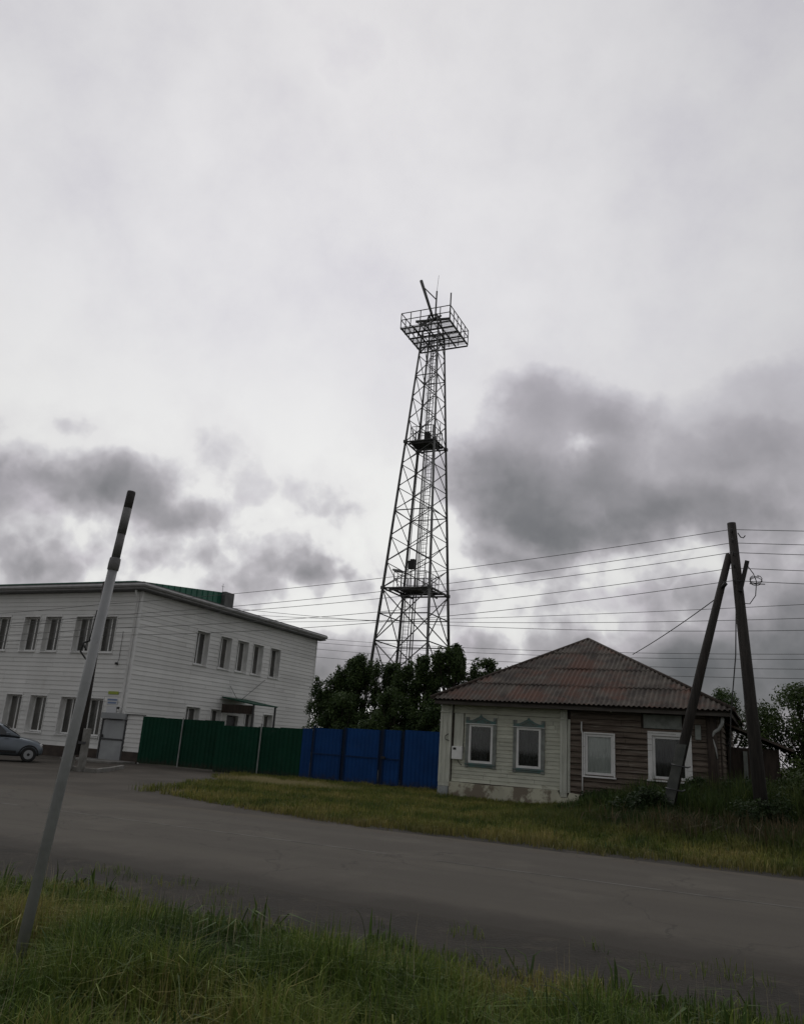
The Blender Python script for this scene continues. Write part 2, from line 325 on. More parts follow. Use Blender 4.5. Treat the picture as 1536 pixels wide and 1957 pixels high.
fe = jag(-7, 40, 14.0, .1, .25, 2.2); strip('roadside_strip', fe, [(r, s+.75+.15*noise.noise(Vector((r, 5, 5)))) for r, s in fe], -.012, m_dirt, .2, .012)
for k, (a, c) in enumerate([(-60, -12.6), (-12.2, -5.2), (-4.4, 3), (3.6, 20)]):
    e1 = jag(a, c, 11.38, .02, .2, 3.3+k); strip('road_marking', e1, [(r, s+.06+.025*noise.noise(Vector((r*2, k, 7)))) for r, s in e1], .004, m_line, .004, .003)
# broken kerb by the left wooden pole
def kerb(pts, label):
    t = thing('kerb', pts[0][0], pts[0][1], 0, label, 'kerb')
    for k in range(len(pts)-1):
        a = Vector((*pts[k], 0)); c = Vector((*pts[k+1], 0)); L = (c-a).length; n = max(1, round(L/.95))
        for i in range(n):
            p = a+(c-a)*(i/n); q = a+(c-a)*((i+1)/n-.015)
            b = MB(); b.bar(p-Vector((*pts[0], -.045)), q-Vector((*pts[0], -.045+rnd.uniform(-.01, .01))), .12, .13); b.build('kerb_stone', m_concrete, t)
kerb([(-21.2, 20.6), (-19.9, 20.55), (-20.6, 21.9), (-21.6, 23.6)], 'low broken concrete kerb bending round the foot of the left wooden pole')

# ------------------------------------------------------------------ grass generator
def grass(name, spots, h, wd, tints, seed, label, cat='grass', lean=.45, kind='stuff', segs=2):
    """spots: (n,2) road-frame positions; h heights array; one mesh of real blades"""
    rg = np.random.default_rng(seed); n = len(spots)
    P = np.outer(spots[:, 0], RV[:])+np.outer(spots[:, 1], SV[:]); th = rg.uniform(0, 2*np.pi, n); ln = np.abs(rg.normal(0, lean, n))
    d = np.stack([np.cos(th), np.sin(th), np.zeros(n)], 1); side = np.stack([-np.sin(th+rg.normal(0, .8, n)), np.cos(th), np.zeros(n)], 1)
    side /= np.linalg.norm(side, axis=1)[:, None]
    z = np.array([0, 0, 1.0]); ws = wd*rg.uniform(.6, 1.3, n)
    base = P-z*.02; mid = P+d*(h*ln*.30)[:, None]+z*(h*.58)[:, None]; tip = P+d*(h*ln)[:, None]+z*(h*np.clip(1-.35*ln, .35, 1))[:, None]
    V = np.empty((n, 5, 3)); V[:, 0] = base-side*ws[:, None]/2; V[:, 1] = base+side*ws[:, None]/2
    V[:, 2] = mid+side*ws[:, None]*.42; V[:, 3] = mid-side*ws[:, None]*.42; V[:, 4] = tip
    i = np.arange(n)*5
    F = np.concatenate([np.stack([i, i+1, i+2, i+3], 1).ravel().reshape(-1, 4).astype(np.int32).ravel(), np.stack([i+3, i+2, i+4], 1).astype(np.int32).ravel()])
    me = bpy.data.meshes.new(name); me.vertices.add(n*5); me.vertices.foreach_set('co', V.ravel()); me.loops.add(len(F)); me.loops.foreach_set('vertex_index', F)
    me.polygons.add(2*n); st = np.concatenate([np.arange(n)*4, 4*n+np.arange(n)*3]).astype(np.int32); me.polygons.foreach_set('loop_start', st)
    me.polygons.foreach_set('loop_total', np.concatenate([np.full(n, 4), np.full(n, 3)]).astype(np.int32)); me.update(calc_edges=True)
    at = me.color_attributes.new('tint', 'FLOAT_COLOR', 'POINT'); C = np.ones((n, 5, 4)); C[:, :, :3] = tints[:, None, :]
    at.data.foreach_set('color', C.ravel()); me.materials.append(m_grass)
    return tag(link(name, me), label, cat, kind=kind)
def vnoise(a, f, seed):
    return np.array([noise.noise(Vector((p[0]*f, p[1]*f, seed))) for p in a])
def tints(a, seed, cols, f=.5, jit=.22):
    """blend of true blade colours over a patchy field"""
    rg = np.random.default_rng(seed); v = np.clip(.5+vnoise(a, f, seed)*.9+rg.normal(0, .16, len(a)), 0, .999)*(len(cols)-1)
    k = v.astype(int); t = (v-k)[:, None]; c = np.array(cols); out = c[k]*(1-t)+c[k+1]*t
    return out*np.clip(1+rg.normal(0, jit, len(a)), .45, 1.7)[:, None]
rg = np.random.default_rng(11)
G1 = [(.032, .060, .012), (.062, .105, .018), (.105, .155, .028), (.16, .19, .040), (.25, .22, .075)]
# near verge: tall uncut grass in front of the camera
n = 125000; a = np.stack([rg.uniform(-9.5, 3.2, n), 6.75-(rg.uniform(0, 1, n)**1.15)*5.6], 1)
edge = 6.35+.35*vnoise(a[:, :1]*np.array([[1, 0]]), .9, 4.0)+.2*vnoise(a, 2.2, 8.0)+rg.normal(0, .16, n)
keep = (a[:, 1] < edge) & ~((np.abs(a[:, 0]) < .5) & (a[:, 1] < .8))
xx = a[:, 0]*RV[0]+a[:, 1]*SV[0]; yy = a[:, 0]*RV[1]+a[:, 1]*SV[1]
keep &= (yy > 2.3) & (np.abs(xx) < yy*.62+1.2)
a = a[keep]; cl = vnoise(a, 1.5, 2.0)
fade = np.clip((edge[keep]-a[:, 1])/1.4, .25, 1)
h = (.20+.30*np.clip(cl, -.5, 1)+.10*vnoise(a, 4.5, 12.0)+rg.uniform(0, .17, len(a)))*fade*1.0; h = np.clip(h, .05, 1)
grass('verge_grass', a, h, .0075, tints(a, 3, G1, .9), 5, 'tall uncut green grass along the near side of the road', lean=.75)
# dry straw and seed-head stalks among it
n = 1300; a = np.stack([rg.uniform(-9, 3, n), rg.uniform(2.2, 6.3, n)], 1)
grass('dry_grass', a, rg.uniform(.25, .52, n)*np.where(a[:, 1] > 5.6, .7, 1), .0032, tints(a, 9, [(.20, .17, .09), (.30, .26, .16), (.38, .34, .23)], 1), 6, 'pale dry grass stalks standing in the near verge', lean=.18)
# a scatter of small tufts on the dirt shoulder
n = 5200; a = np.stack([rg.uniform(-12, 2.5, n), rg.uniform(6.2, 7.7, n)], 1); a = a[vnoise(a, 1.7, 5.0) > .13+.12*(a[:, 1]-6.2)]
grass('shoulder_grass', a, rg.uniform(.04, .14, len(a)), .006, tints(a, 14, G1, 1), 7, 'small grass tufts scattered on the dirt shoulder', lean=.9)
# far verge, between the road and the fence / house
def in_far(a):
    r, s = a[:, 0], a[:, 1]
    left = np.where(s < 16.3, -7.4-(s-14.3)*3.1, np.where(s < 24, -13.8-(s-16.3)*.42, -17.2-(s-24)*.5)) + 1.0*vnoise(a, .8, 1.5)+.8*vnoise(a, 2.6, 4.5)+rg.normal(0, .14, len(a))
    return (r > left) & (s > 14.6+.35*vnoise(a, .9, 6.0)+.3*vnoise(a, 3.1, 1.0)+rg.normal(0, .08, len(a))) & (s < 26.7) & ~((r > -9.8) & (s > 24.85))
n = 190000; a = np.stack([rg.uniform(-21, 6, n), rg.uniform(14.2, 26.75, n)], 1); a = a[in_far(a)]
sp = a[:, 1]; G2 = [(.038, .066, .014), (.075, .108, .021), (.13, .155, .030), (.22, .20, .050), (.32, .26, .10)]
h = (.06+.11*np.clip(vnoise(a, .8, 3.0)+.2, 0, 1)+.10*np.clip(vnoise(a, 3.2, 8.0), 0, 1)+rg.uniform(0, .09, len(a)))
rightw = np.clip((a[:, 0]+6.5)/3.5, 0, 1)*np.clip((a[:, 1]-16.4)/2.5, 0, 1)
h += rightw*(.34+.25*vnoise(a, 1.1, 9.0)); t2 = .55*tints(a, 21, G2, .62, .3)+.45*tints(a, 77, G2, 2.4, .3)
dr = np.exp(-(((a[:, 0]+14.6)/2.0)**2+((a[:, 1]-23.4)/1.0)**2))      # bleached patch before the blue gates
dr = np.clip(dr*1.5+rg.normal(0, .15, len(a)), 0, 1)*(dr > .12)
t2 = t2*(1-.8*dr[:, None])+.8*dr[:, None]*np.array([.42, .36, .20])
t2 = t2*(1-rightw[:, None])+rightw[:, None]*tints(a, 33, [(.022, .040, .011), (.034, .058, .014), (.055, .075, .02)], .8)
ed = np.exp(-(a[:, 1]-14.6)/.45); t2 = t2*(1-.5*np.clip(ed, 0, 1)[:, None])+.5*np.clip(ed, 0, 1)[:, None]*np.array([.17, .13, .065])
grass('roadside_grass', a, h, .014, t2, 22, 'short patchy yellow green grass between the road and the fence', lean=.6)
n = 9000; a = np.stack([rg.uniform(-40, 40, n), rg.uniform(27.5, 60, n)], 1); a = a[~((a[:, 0] < -15.5) & (a[:, 1] < 45))]; a = a[~((a[:, 0] > -10) & (a[:, 0] < -1) & (a[:, 1] < 34))]
grass('yard_grass', a, rg.uniform(.2, .5, len(a)), .03, tints(a, 41, G1, .5), 42, 'rough grass in the yards behind the fence', lean=.5)

# ================================================================== left two-storey building
BH = 7.45
bl = thing('office_building', -25.6, 27.5, 0, 'two storey white sided building with green roof behind the fence', 'building')
LEN_F, LEN_S = 12.0, 16.0
def clipboards(face, u0, u1, z0, z1, h, ops, parent, name, m, proud=.022, seed=0, maxlen=99, jit=0.0):
    """face(u, d, z)->local point, d = outward. Lap boards split around openings (u0,u1,z0,z1)."""
    rr = random.Random(seed); z = z0; out = []
    while z < z1-.02:
        zt = min(z+h, z1); brk = sorted({u0, u1, *[max(u0, min(u1, o[k])) for o in ops for k in (0, 1) if o[2] < zt and o[3] > z]})
        if maxlen < 50:
            x = u0+rr.uniform(.4, 1)*maxlen
            while x < u1: brk.append(x); x += maxlen*rr.uniform(.7, 1.1)
            brk = sorted(set(brk))
        runs = []
        for a, c in zip(brk, brk[1:]):
            if c-a < .03: continue
            mid = (a+c)/2; segs = [(z, zt)]
            for o in ops:
                if o[0] < mid < o[1]:
                    segs = [q for s_ in segs for q in ((s_[0], min(s_[1], o[2])), (max(s_[0], o[3]), s_[1])) if q[1]-q[0] > .012]
            for (p, q) in segs: runs.append((a, c, p, q))
        for (a, c, p, q) in runs:
            g = .004; j = rr.uniform(-jit, jit); pr = proud+rr.uniform(0, jit)
            f0 = (q-p)/h
            sec = [(0, p), (pr, p+.001), (pr*.9, p+.012), (pr*(1-.85*f0), q-.002), (0, q-.002)]
            vs = [face(a+g, d, zz+j) for d, zz in sec]+[face(c-g, d, zz+j*rr.uniform(-1, 1)) for d, zz in sec]
            n_ = 5; b = MB(); b.add(vs, [tuple(range(n_)), tuple(reversed(range(n_, 2*n_)))]+[(i, n_+i, n_+(i+1) % n_, (i+1) % n_) for i in range(n_)])
            out.append(b.build(name, m, parent))
        z += h
    return out
def FF(u, d, z): return (-u, -d, z)          # front face, u goes left from the corner
def SF(u, d, z): return (d, u, z)            # side face, u goes back from the corner
def boxf(b, face, u0, u1, d0, d1, z0, z1):
    p = face(u0, d0, z0); q = face(u1, d1, z1); b.box(*p, *q); return b
up_f = [(1.25+0, 2.28, 4.62, 6.28), (2.72, 3.74, 4.62, 6.28), (4.70, 5.72, 4.62, 6.28), (6.10, 7.14, 4.62, 6.28), (8.1, 9.14, 4.62, 6.28), (9.55, 10.6, 4.62, 6.28)]
lo_f = [(1.24, 2.27, .93, 2.58), (2.84, 3.80, .93, 2.58), (4.71, 5.75, .93, 2.58), (6.3, 7.34, .93, 2.58), (8.1, 9.14, .93, 2.58)]
up_s = [(4.20, 5.22, 4.62, 6.28), (6.15, 7.12, 4.62, 6.28), (7.66, 8.68, 4.62, 6.28), (9.12, 10.12, 4.62, 6.28), (10.88, 11.9, 4.62, 6.28)]
lo_s = [(4.14, 5.2, .95, 2.57), (6.1, 7.0, .95, 2.57), (9.1, 9.95, .95, 2.57), (10.85, 11.8, .95, 2.57)]
door_s = (7.5, 8.5, .1, 2.35)
FRONT_OPS, SIDE_OPS = up_f+lo_f, up_s+lo_s+[door_s]
clipboards(FF, .0, LEN_F, .44, BH, .205, FRONT_OPS, bl, 'siding_board', m_siding, .028, 1, 7.5)
clipboards(SF, .0, LEN_S, .44, BH, .205, SIDE_OPS, bl, 'siding_board', m_siding, .028, 2, 7.5)
def wall_mb(face, L, ops, z0, z1, t=.34):
    b = MB(); us = sorted({0, L, *[o[k] for o in ops for k in (0, 1)]})
    for a, c in zip(us, us[1:]):
        zz = [(z0, z1)]
        for o in ops:
            if o[0] < (a+c)/2 < o[1]: zz = [q for s_ in zz for q in ((s_[0], min(s_[1], o[2])), (max(s_[0], o[3]), s_[1])) if q[1]-q[0] > .001]
        for p, q in zz: boxf(b, face, a, c, -t, -.003, p, q)
    return b
def FFi(u, d, z): return (-u-.0, -d, z)
b = wall_mb(FF, LEN_F, FRONT_OPS, 0, BH)
b.build('wall', m_jamb, bl)
b = MB()
us = wall_mb(lambda u, d, z: SF(u+.345, d, z), LEN_S-.345, [(o[0]-.345, o[1]-.345, o[2], o[3]) for o in SIDE_OPS], 0, BH); us.build('wall', m_jamb, bl)
b = MB(); b.box(-LEN_F, LEN_S-.3, 0, -.345, LEN_S, BH-.02); b.box(-LEN_F, .345, 0, -LEN_F+.3, LEN_S-.305, BH-.02); b.build('back_wall', m_siding, bl)
b = MB(); b.box(-LEN_F+.4, .75, .1, -.75, LEN_S-.4, BH-.3); b.build('dark_core', m_dark, bl)  # solid near-black block, added unseen to stop light leaking through
b = MB(); boxf(b, FF, 0, LEN_F, .0, .05, 0, .435); boxf(b, SF, -.05, LEN_S, .001, .05, 0, .435); b.build('plinth', m_plinth, bl)
def pvc_window(face, o, parent, mull=None, vent=True):
    u0, u1, z0, z1 = o; d = -.30
    fb_ = MB(); w_ = .07
    boxf(fb_, face, u0+.004, u0+w_, d, d+.06, z0+.03, z1-.004); boxf(fb_, face, u1-w_, u1-.004, d, d+.06, z0+.03, z1-.004)
    boxf(fb_, face, u0+w_, u1-w_, d, d+.06, z0+.03, z0+.03+w_); boxf(fb_, face, u0+w_, u1-w_, d, d+.06, z1-w_, z1-.004)
    if mull: boxf(fb_, face, u0+(u1-u0)*mull-.03, u0+(u1-u0)*mull+.03, d, d+.055, z0+.1, z1-w_)
    fr = fb_.build('window', m_white, parent)
    for (a, c) in ([(u0+w_, u0+(u1-u0)*mull-.03), (u0+(u1-u0)*mull+.03, u1-w_)] if mull else [(u0+w_, u1-w_)]):
        pb = MB(); boxf(pb, face, a, c, d+.02, d+.03, z0+.1, z1-w_); pb.build('pane', m_paneg, fr)
    sb = MB(); boxf(sb, face, u0-.04, u1+.04, -.29, .085, z0-.03, z0+.012); sb.build('sill', m_white, fr)
    tb = MB()
    for (a, c) in ((u0-.035, u0-.001), (u1+.001, u1+.035)): boxf(tb, face, a, c, .0, .04, z0+.014, z1)
    boxf(tb, face, u0-.035, u1+.035, .0, .04, z1+.001, z1+.05); tb.build('casing', m_white, fr)
for k, o in enumerate(up_f+lo_f): pvc_window(FF, o, bl, .5)
for k, o in enumerate(up_s+lo_s): pvc_window(SF, o, bl, .5)
b = MB(); boxf(b, SF, door_s[0]+.05, door_s[1]-.05, -.2, -.14, .1, 2.3); d_ = b.build('door', m_doord, bl); 
b = MB(); boxf(b, SF, door_s[0]+.14, door_s[0]+.17, -.138, -.08, 1.0, 1.15); b.build('handle', m_gal, d_)
# porch canopy over the side door (bright green sheet on thin posts)
b = MB(); b.prism([(.06, 3.20), (.06, 3.26), (2.1, 2.96), (2.1, 2.90)], 'y', 6.8, 9.0); b.build('canopy', mat('canopy_sheet', (.008, .055, .034), .6, spec=.2), bl)
b = MB(); 
for yy_ in (6.9, 8.9): b.box(1.98, yy_-.04, 0, 2.06, yy_+.04, 2.91)
b.build('canopy_post', m_doord, bl)
b = MB(); b.box(.06, 6.9, 2.45, 2.0, 6.93, 2.88); b.build('porch_board', m_woodd, bl)
b = MB(); b.tube([(.3, 8.2, 3.2), (.04, 10.6, 4.45)], .012, 5); b.tube([(.3, 7.8, 3.2), (.05, 7.4, 3.85)], .012, 5); b.build('cable_stay', m_wire, bl)
# corner posts, downpipe
b = MB(); b.box(-.07, -.045, .44, .045, .0, BH); b.box(.0, .0, .44, .045, .07, BH); b.build('corner_trim', m_white, bl)
b = MB(); b.box(.0, LEN_S-.07, .44, .045, LEN_S, BH); b.build('corner_trim', m_white, bl)
b = MB(); b.tube([(-.12, -.30, 7.48), (-.12, -.30, 7.36), (-.12, -.10, 7.12), (-.12, -.10, 2.3), (-.12, -.10, 1.98)], .05, 10); b.build('downpipe', m_white, bl)
# cornice: soffit, three stepped profiles, gutter
def ring_prism(name, prof, m):
    """profile (outward d, z) swept along front then side"""
    b = MB(); path = [(-LEN_F, 'f'), None, None]; n_ = len(prof); vs = []
    for k in range(3):
        for d, z in prof: vs.append({0: (-LEN_F-.3, -d, z), 1: (d, -d, z), 2: (d, LEN_S+.35, z)}[k])
    fs = [tuple(range(n_)), tuple(reversed(range(2*n_, 3*n_)))]
    for k in range(2):
        for i in range(n_): fs.append((k*n_+i, (k+1)*n_+i, (k+1)*n_+(i+1) % n_, k*n_+(i+1) % n_))
    b.add(vs, fs); return b.build(name, m, bl)
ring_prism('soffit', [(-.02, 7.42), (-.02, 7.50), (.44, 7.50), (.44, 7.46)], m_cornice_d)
ring_prism('fascia', [(.30, 7.505), (.30, 7.62), (.42, 7.62), (.42, 7.505)], m_cornice)
ring_prism('gutter', [(.425, 7.56), (.40, 7.70), (.54, 7.72), (.57, 7.64), (.52, 7.57)], m_cornice)
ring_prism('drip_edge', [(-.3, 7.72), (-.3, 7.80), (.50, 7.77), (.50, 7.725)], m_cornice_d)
# roof: shallow pitch rising from the front eave, green gable end towards the side
GX = -.15
b = MB(); b.add([(-LEN_F-.3, -.45, 7.80), (.40, -.45, 7.80), (.40, LEN_S+.3, 7.80), (-LEN_F-.3, LEN_S+.3, 7.80)], [(0, 1, 2, 3)]); 
b.build('flat_roof', m_greenroof, bl)
b = MB(); b.prism([(-.40, 7.805), (-.40, 7.86), (5.9, 8.56), (6.7, 8.56), (6.7, 7.805)], 'x', -LEN_F-.3, GX); b.build('roof', m_greenroof, bl)
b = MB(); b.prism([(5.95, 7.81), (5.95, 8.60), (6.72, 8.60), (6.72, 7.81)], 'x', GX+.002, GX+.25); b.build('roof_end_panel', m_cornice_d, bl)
for k in range(14):
    y0 = .1+k*.43; zt = 7.86+(y0+.4)*.111
    b = MB(); b.box(GX+.002, y0-.012, 7.81, GX+.03, y0+.012, zt); b.build('seam', m_greenroof, bl)
b = MB(); b.tube([(-.4, 6.3, 8.6), (-.4, 6.3, 9.1)], .012, 5); b.tube([(-.4, 6.15, 8.95), (-.4, 6.45, 8.95)], .008, 4); b.build('aerial', m_wire, bl)
# signs at the corner of the front face (nothing on them can be read in the photo)
b = MB(); boxf(b, FF, .44, 1.03, .03, .045, 2.80, 2.93); b.build('sign_plate', m_sign_g, bl)
b = MB(); boxf(b, FF, .42, 1.02, .03, .045, 2.35, 2.62); s_ = b.build('sign_plate', m_sign_w, bl)
b = MB(); boxf(b, FF, .45, .99, .046, .05, 2.53, 2.60); boxf(b, FF, .48, .96, .046, .05, 2.40, 2.47); b.build('sign_print', m_sign_b, s_)
b = MB(); boxf(b, FF, .40, .98, .03, .045, 1.93, 2.28); b.build('sign_plate', m_sign_w, bl)
b = MB(); boxf(b, FF, .13+.08, .30, .03, .16, 2.18, 2.26); b.build('wall_camera', m_black, bl)
b = MB(); b.tube([(-.75, -.035, 5.6), (-.74, -.035, 4.3), (-.8, -.05, 4.2)], .010, 4); b.box(-.86, -.12, 4.1, -.76, -.03, 4.2); b.build('wall_cable', m_black, bl)
# low lobby wall at the corner: steel door, header box, sided panel
lob = thing('entrance_gate', -26.5, 27.3, 0, 'grey steel door with boxed header beside a white sided low wall', 'door')
b = MB(); b.box(-.02, -.16, 1.76, 1.36, .08, 2.0); b.build('header_box', m_door, lob)
b = MB(); b.box(-.02, -.05, 0, .05, .08, 1.755); b.box(1.29, -.05, 0, 1.36, .08, 1.755); b.box(.051, -.03, 1.70, 1.289, .06, 1.755); b.build('door_frame', m_doord, lob)
b = MB(); b.bbox(.06, -.02, .05, 1.28, .03, 1.69, .008); leaf = b.build('door_leaf', m_door, lob)
b = MB(); b.box(.07, -.045, .86, 1.27, -.021, .93); b.build('push_bar', m_doord, leaf)
b = MB(); b.box(.08, -.075, .95, .17, -.046, 1.08); b.build('handle', m_black, leaf)
def LF(u, d, z): return (u, -d, z)
clipboards(LF, 1.37, 2.24, .45, 1.95, .19, [], lob, 'siding_board', m_siding, .028, 5)
b = MB(); b.box(1.37, .003, 0, 2.24, .1, 1.95); b.build('low_wall', m_jamb, lob)
b = MB(); b.box(1.365, -.05, 0, 2.25, .002, .44); b.build('plinth', m_plinth, lob)
b = MB(); b.box(1.365, -.08, 1.955, 2.26, .12, 2.0); b.build('coping', m_cornice_d, lob)
b = MB(); b.bbox(-.6, -1.5, -.02, 2.2, -.055, .06, .01); b.build('doorstep', m_concrete, lob)

# ================================================================== green fence and blue gates
def sheet_panel(x0, x1, z0, z1, y=0, pitch=.20, dep=.022):
    """trapezoid-profiled steel sheet"""
    b = MB(); xs = []; x = x0
    while x < x1-1e-6:
        for dx, dy in ((0, 0), (.35*pitch, 0), (.45*pitch, -dep), (.88*pitch, -dep)):
            if x+dx < x1: xs.append((x+dx, y+dy))
        x += pitch
    xs.append((x1, y)); n_ = len(xs)
    vs = [(a, c, z0) for a, c in xs]+[(a, c, z1) for a, c in xs]; fs = [(i, i+1, n_+i+1, n_+i) for i in range(n_-1)]
    vs += [(a, c+.004, z0) for a, c in xs]+[(a, c+.004, z1) for a, c in xs]; fs += [(2*n_+i+1, 2*n_+i, 3*n_+i, 3*n_+i+1) for i in range(n_-1)]
    fs += [(n_+i, n_+i+1, 3*n_+i+1, 3*n_+i) for i in range(n_-1)]
    b.add(vs, fs); return b
gf = thing('green_fence', -24.24, 27.25, 0, 'dark green profiled sheet metal fence before the white building', 'fence')
x = 0
for k, wdt in enumerate([1.1, 1.12, 1.05, .95]):
    sheet_panel(x, x+wdt+.03, .03+rnd.uniform(0, .03), 1.93+rnd.uniform(-.01, .01), -.012*(k % 2)+rnd.uniform(-.002, .002)).build('sheet', m_green, gf); x += wdt
x0l = x
for k, wdt in enumerate([1.0, .95, 1.0, 1.0]):
    sheet_panel(x-.0, x+wdt+.03, -.02, 1.77+k*.02+rnd.uniform(-.01, .01), -.38-.012*(k % 2)+rnd.uniform(-.002, .002)).build('sheet', m_green, gf); x += wdt
for (px_, py_, zt) in ((2.2, -.06, 1.95), (6.35, -.45, 1.90)):
    b = MB(); b.box(px_-.022, py_-.03, 0, px_+.022, py_, zt+.02); b.build('fence_post', mat('dull_post', (.26, .27, .265), .6, (.2, .21, .2), 5), gf)
for z_ in (.4, 1.5):
    b = MB(); b.box(0, .03, z_, x0l, .06, z_+.04); b.box(x0l, -.35, z_, x, -.32, z_+.04); b.build('rail', m_bluef, gf)
bg = thing('blue_gates', -16.1, 26.85, 0, 'bright blue sheet metal double gate with wicket and side panel', 'gate')
def bx(r): return r+16.1
for (a, c, zt, nm) in ((-16.05, -15.62, 1.86, 'narrow_panel'), (-15.52, -14.32, 1.90, 'gate_leaf'), (-14.18, -12.78, 1.96, 'gate_leaf'), (-12.62, -11.92, 1.99, 'wicket'), (-11.80, -10.42, 2.02, 'side_panel')):
    lf = sheet_panel(bx(a), bx(c), .09, zt, 0, .16, .014).build(nm, m_blue, bg)
    if nm in ('gate_leaf', 'wicket'):
        b = MB(); b.box(bx(a), -.045, .95, bx(c), -.016, 1.0); b.box(bx(a), -.04, .09, bx(a)+.035, -.016, zt); b.box(bx(c)-.035, -.04, .09, bx(c), -.016, zt)
        b.box(bx(a)+.036, -.04, .09, bx(c)-.036, -.016, .125); b.build('frame', mat('blue_frame_bar', (.005, .026, .085), .6, spec=.15), lf)
for r_, wd_ in ((-15.57, .07), (-14.25, .08), (-12.70, .12), (-11.86, .075)):
    b = MB(); b.box(bx(r_)-wd_/2, -.01, 0, bx(r_)+wd_/2, .07, 1.98); b.build('gate_post', m_bluef, bg)
b = MB(); b.box(bx(-12.66), -.10, .98, bx(-12.5), -.05, 1.06); b.build('latch', m_black, bg)

# ================================================================== old house
HW, HD = 8.55, 8.6
hs = thing('old_house', -9.7, 25, 0, 'old single storey house, half cream boards, half bare planks, under corrugated hip roof', 'house')
XW = 4.13                      # where cream cladding stops
def HF(u, d, z): return (u, -d, z)
w1, w2 = (.97, 1.78, 1.10, 2.30), (2.55, 3.34, 1.06, 2.28)
w3, w4 = (4.70, 5.54, 1.02, 2.20), (6.66, 7.62, 1.05, 2.25)
OPS = [w1, w2, w3, w4]
wb_ = wall_mb(HF, HW, OPS, .1, 3.0, .18); wb_.build('log_wall', m_woodd, hs)
b = MB(); b.box(0, HD-.18, 0, HW, HD, 3.0); b.box(0, .19, 0, .18, HD-.19, 3.0); b.box(HW-.18, .19, 0, HW, HD-.19, 3.0); b.build('side_wall', m_woodd, hs)
b = MB(); b.box(.6, 1.2, .1, HW-.6, HD-.6, 2.9); b.build('dark_core', m_dark, hs)  # solid block; the dimness of the unlit rooms is put into its colour
clipboards(HF, .42, XW-.2, .50, 2.62, .118, [w1, w2, (.44, .80, 1.38, 2.63)], hs, 'cream_board', m_cream, .020, 7, 2.2, .003)
clipboards(HF, .42, XW-.2, 2.63, 2.90, .135, [], hs, 'frieze_board', m_cream, .026, 8, 9)
clipboards(HF, XW+.12, HW-.03, .34, 2.93, .165, [w3, w4, (6.35, 7.55, 2.44, 2.93)], hs, 'weathered_plank', m_wood, .07, 9, 3.2, .012)
# side planks towards the right
clipboards(lambda u, d, z: (HW+d, u, z), .02, HD, .34, 2.93, .165, [], hs, 'weathered_plank', m_wood, .04, 10, 4.5, .006)
# left return of cream boards, back hidden
clipboards(lambda u, d, z: (-d, u, z), .05, 4, .5, 2.9, .15, [], hs, 'cream_board', m_cream, .02, 11, 4.0, .003)
# corner boards / pilasters with base and capital
def pilaster(x0, x1, z0, z1, flutes=2):
    b = MB(); b.bbox(x0, -.10, z0, x1, .0, z1, .008); p = b.build('pilaster', m_creamt, hs)
    wv = (x1-x0)/(2*flutes+1)
    for k in range(flutes+1):
        c = MB(); c.box(x0+wv*2*k, -.118, z0+.12, x0+wv*(2*k+1), -.1005, z1-.32); c.build('flute', m_creamt, p)
    c = MB(); c.bbox(x0-.015, -.135, z1-.30, x1+.015, -.1005, z1-.26, .006); c.bbox(x0+.06, -.125, z1-.22, x1-.06, -.1005, z1-.06, .006); c.build('capital', m_creamt, p)
pilaster(.0, .38, .34, 2.92); pilaster(XW-.18, XW+.03, .32, 2.88, 1); 
b = MB(); b.bbox(XW+.035, -.07, .45, XW+.12, .0, 2.60, .006); b.build('corner_board', m_creamt, hs)
# the flat cable board with meter box under it
b = MB(); b.bbox(.46, -.045, 1.40, .78, -.004, 2.62, .006); b.build('cable_board', m_creamt, hs)
b = MB(); b.bbox(.45, -.17, 1.18, .80, -.046, 1.58, .012); mb_ = b.build('meter_box', m_white, hs)
b = MB(); b.box(.50, -.176, 1.47, .60, -.171, 1.54); b.build('meter_window', m_black, mb_)
b = MB(); b.tube([(.30, -.13, 1.95), (.22, -.19, 1.88), (.22, -.19, 1.78), (.34, -.14, 1.74)], .012, 6); b.build('cable_hook', m_black, hs)
b = MB(); b.tube([(.62, -.06, 1.17), (.70, -.07, 1.05), (.76, -.04, 1.02)], .010, 5); b.build('cable', m_wire, hs)
b = MB(); b.tube([(2.0, -.10, 2.98), (1.93, -.16, 2.90), (1.88, -.15, 2.80)], .014, 6); b.build('cable_hook', m_gal, hs)
# foundation, patchy plaster; stub under the left pilaster
b = MB()
pr = [(.0, -.10), (.04, .47), (XW+.1, .52), (XW+.42, .46), (XW+.50, .40), (XW+.50, -.10)]
b.prism([(.39, -.1), (.39, .49), (1.6, .47), (XW-.25, .50), (XW-.15, .30), (XW+.05, .31), (XW+.12, .46), (XW+.42, .43), (XW+.44, -.1)], 'y', -.14, .0); b.build('foundation', m_found, hs)
b = MB(); b.bbox(.0, -.12, -.05, .36, .0, .335, .01); b.build('pier', mat('pier_paint', (.34, .36, .36), .85, (.24, .26, .26), 5, bump=.3), hs)
b = MB(); b.box(XW+.46, -.05, -.05, HW, .0, .33); b.build('plinth', m_woodd, hs)
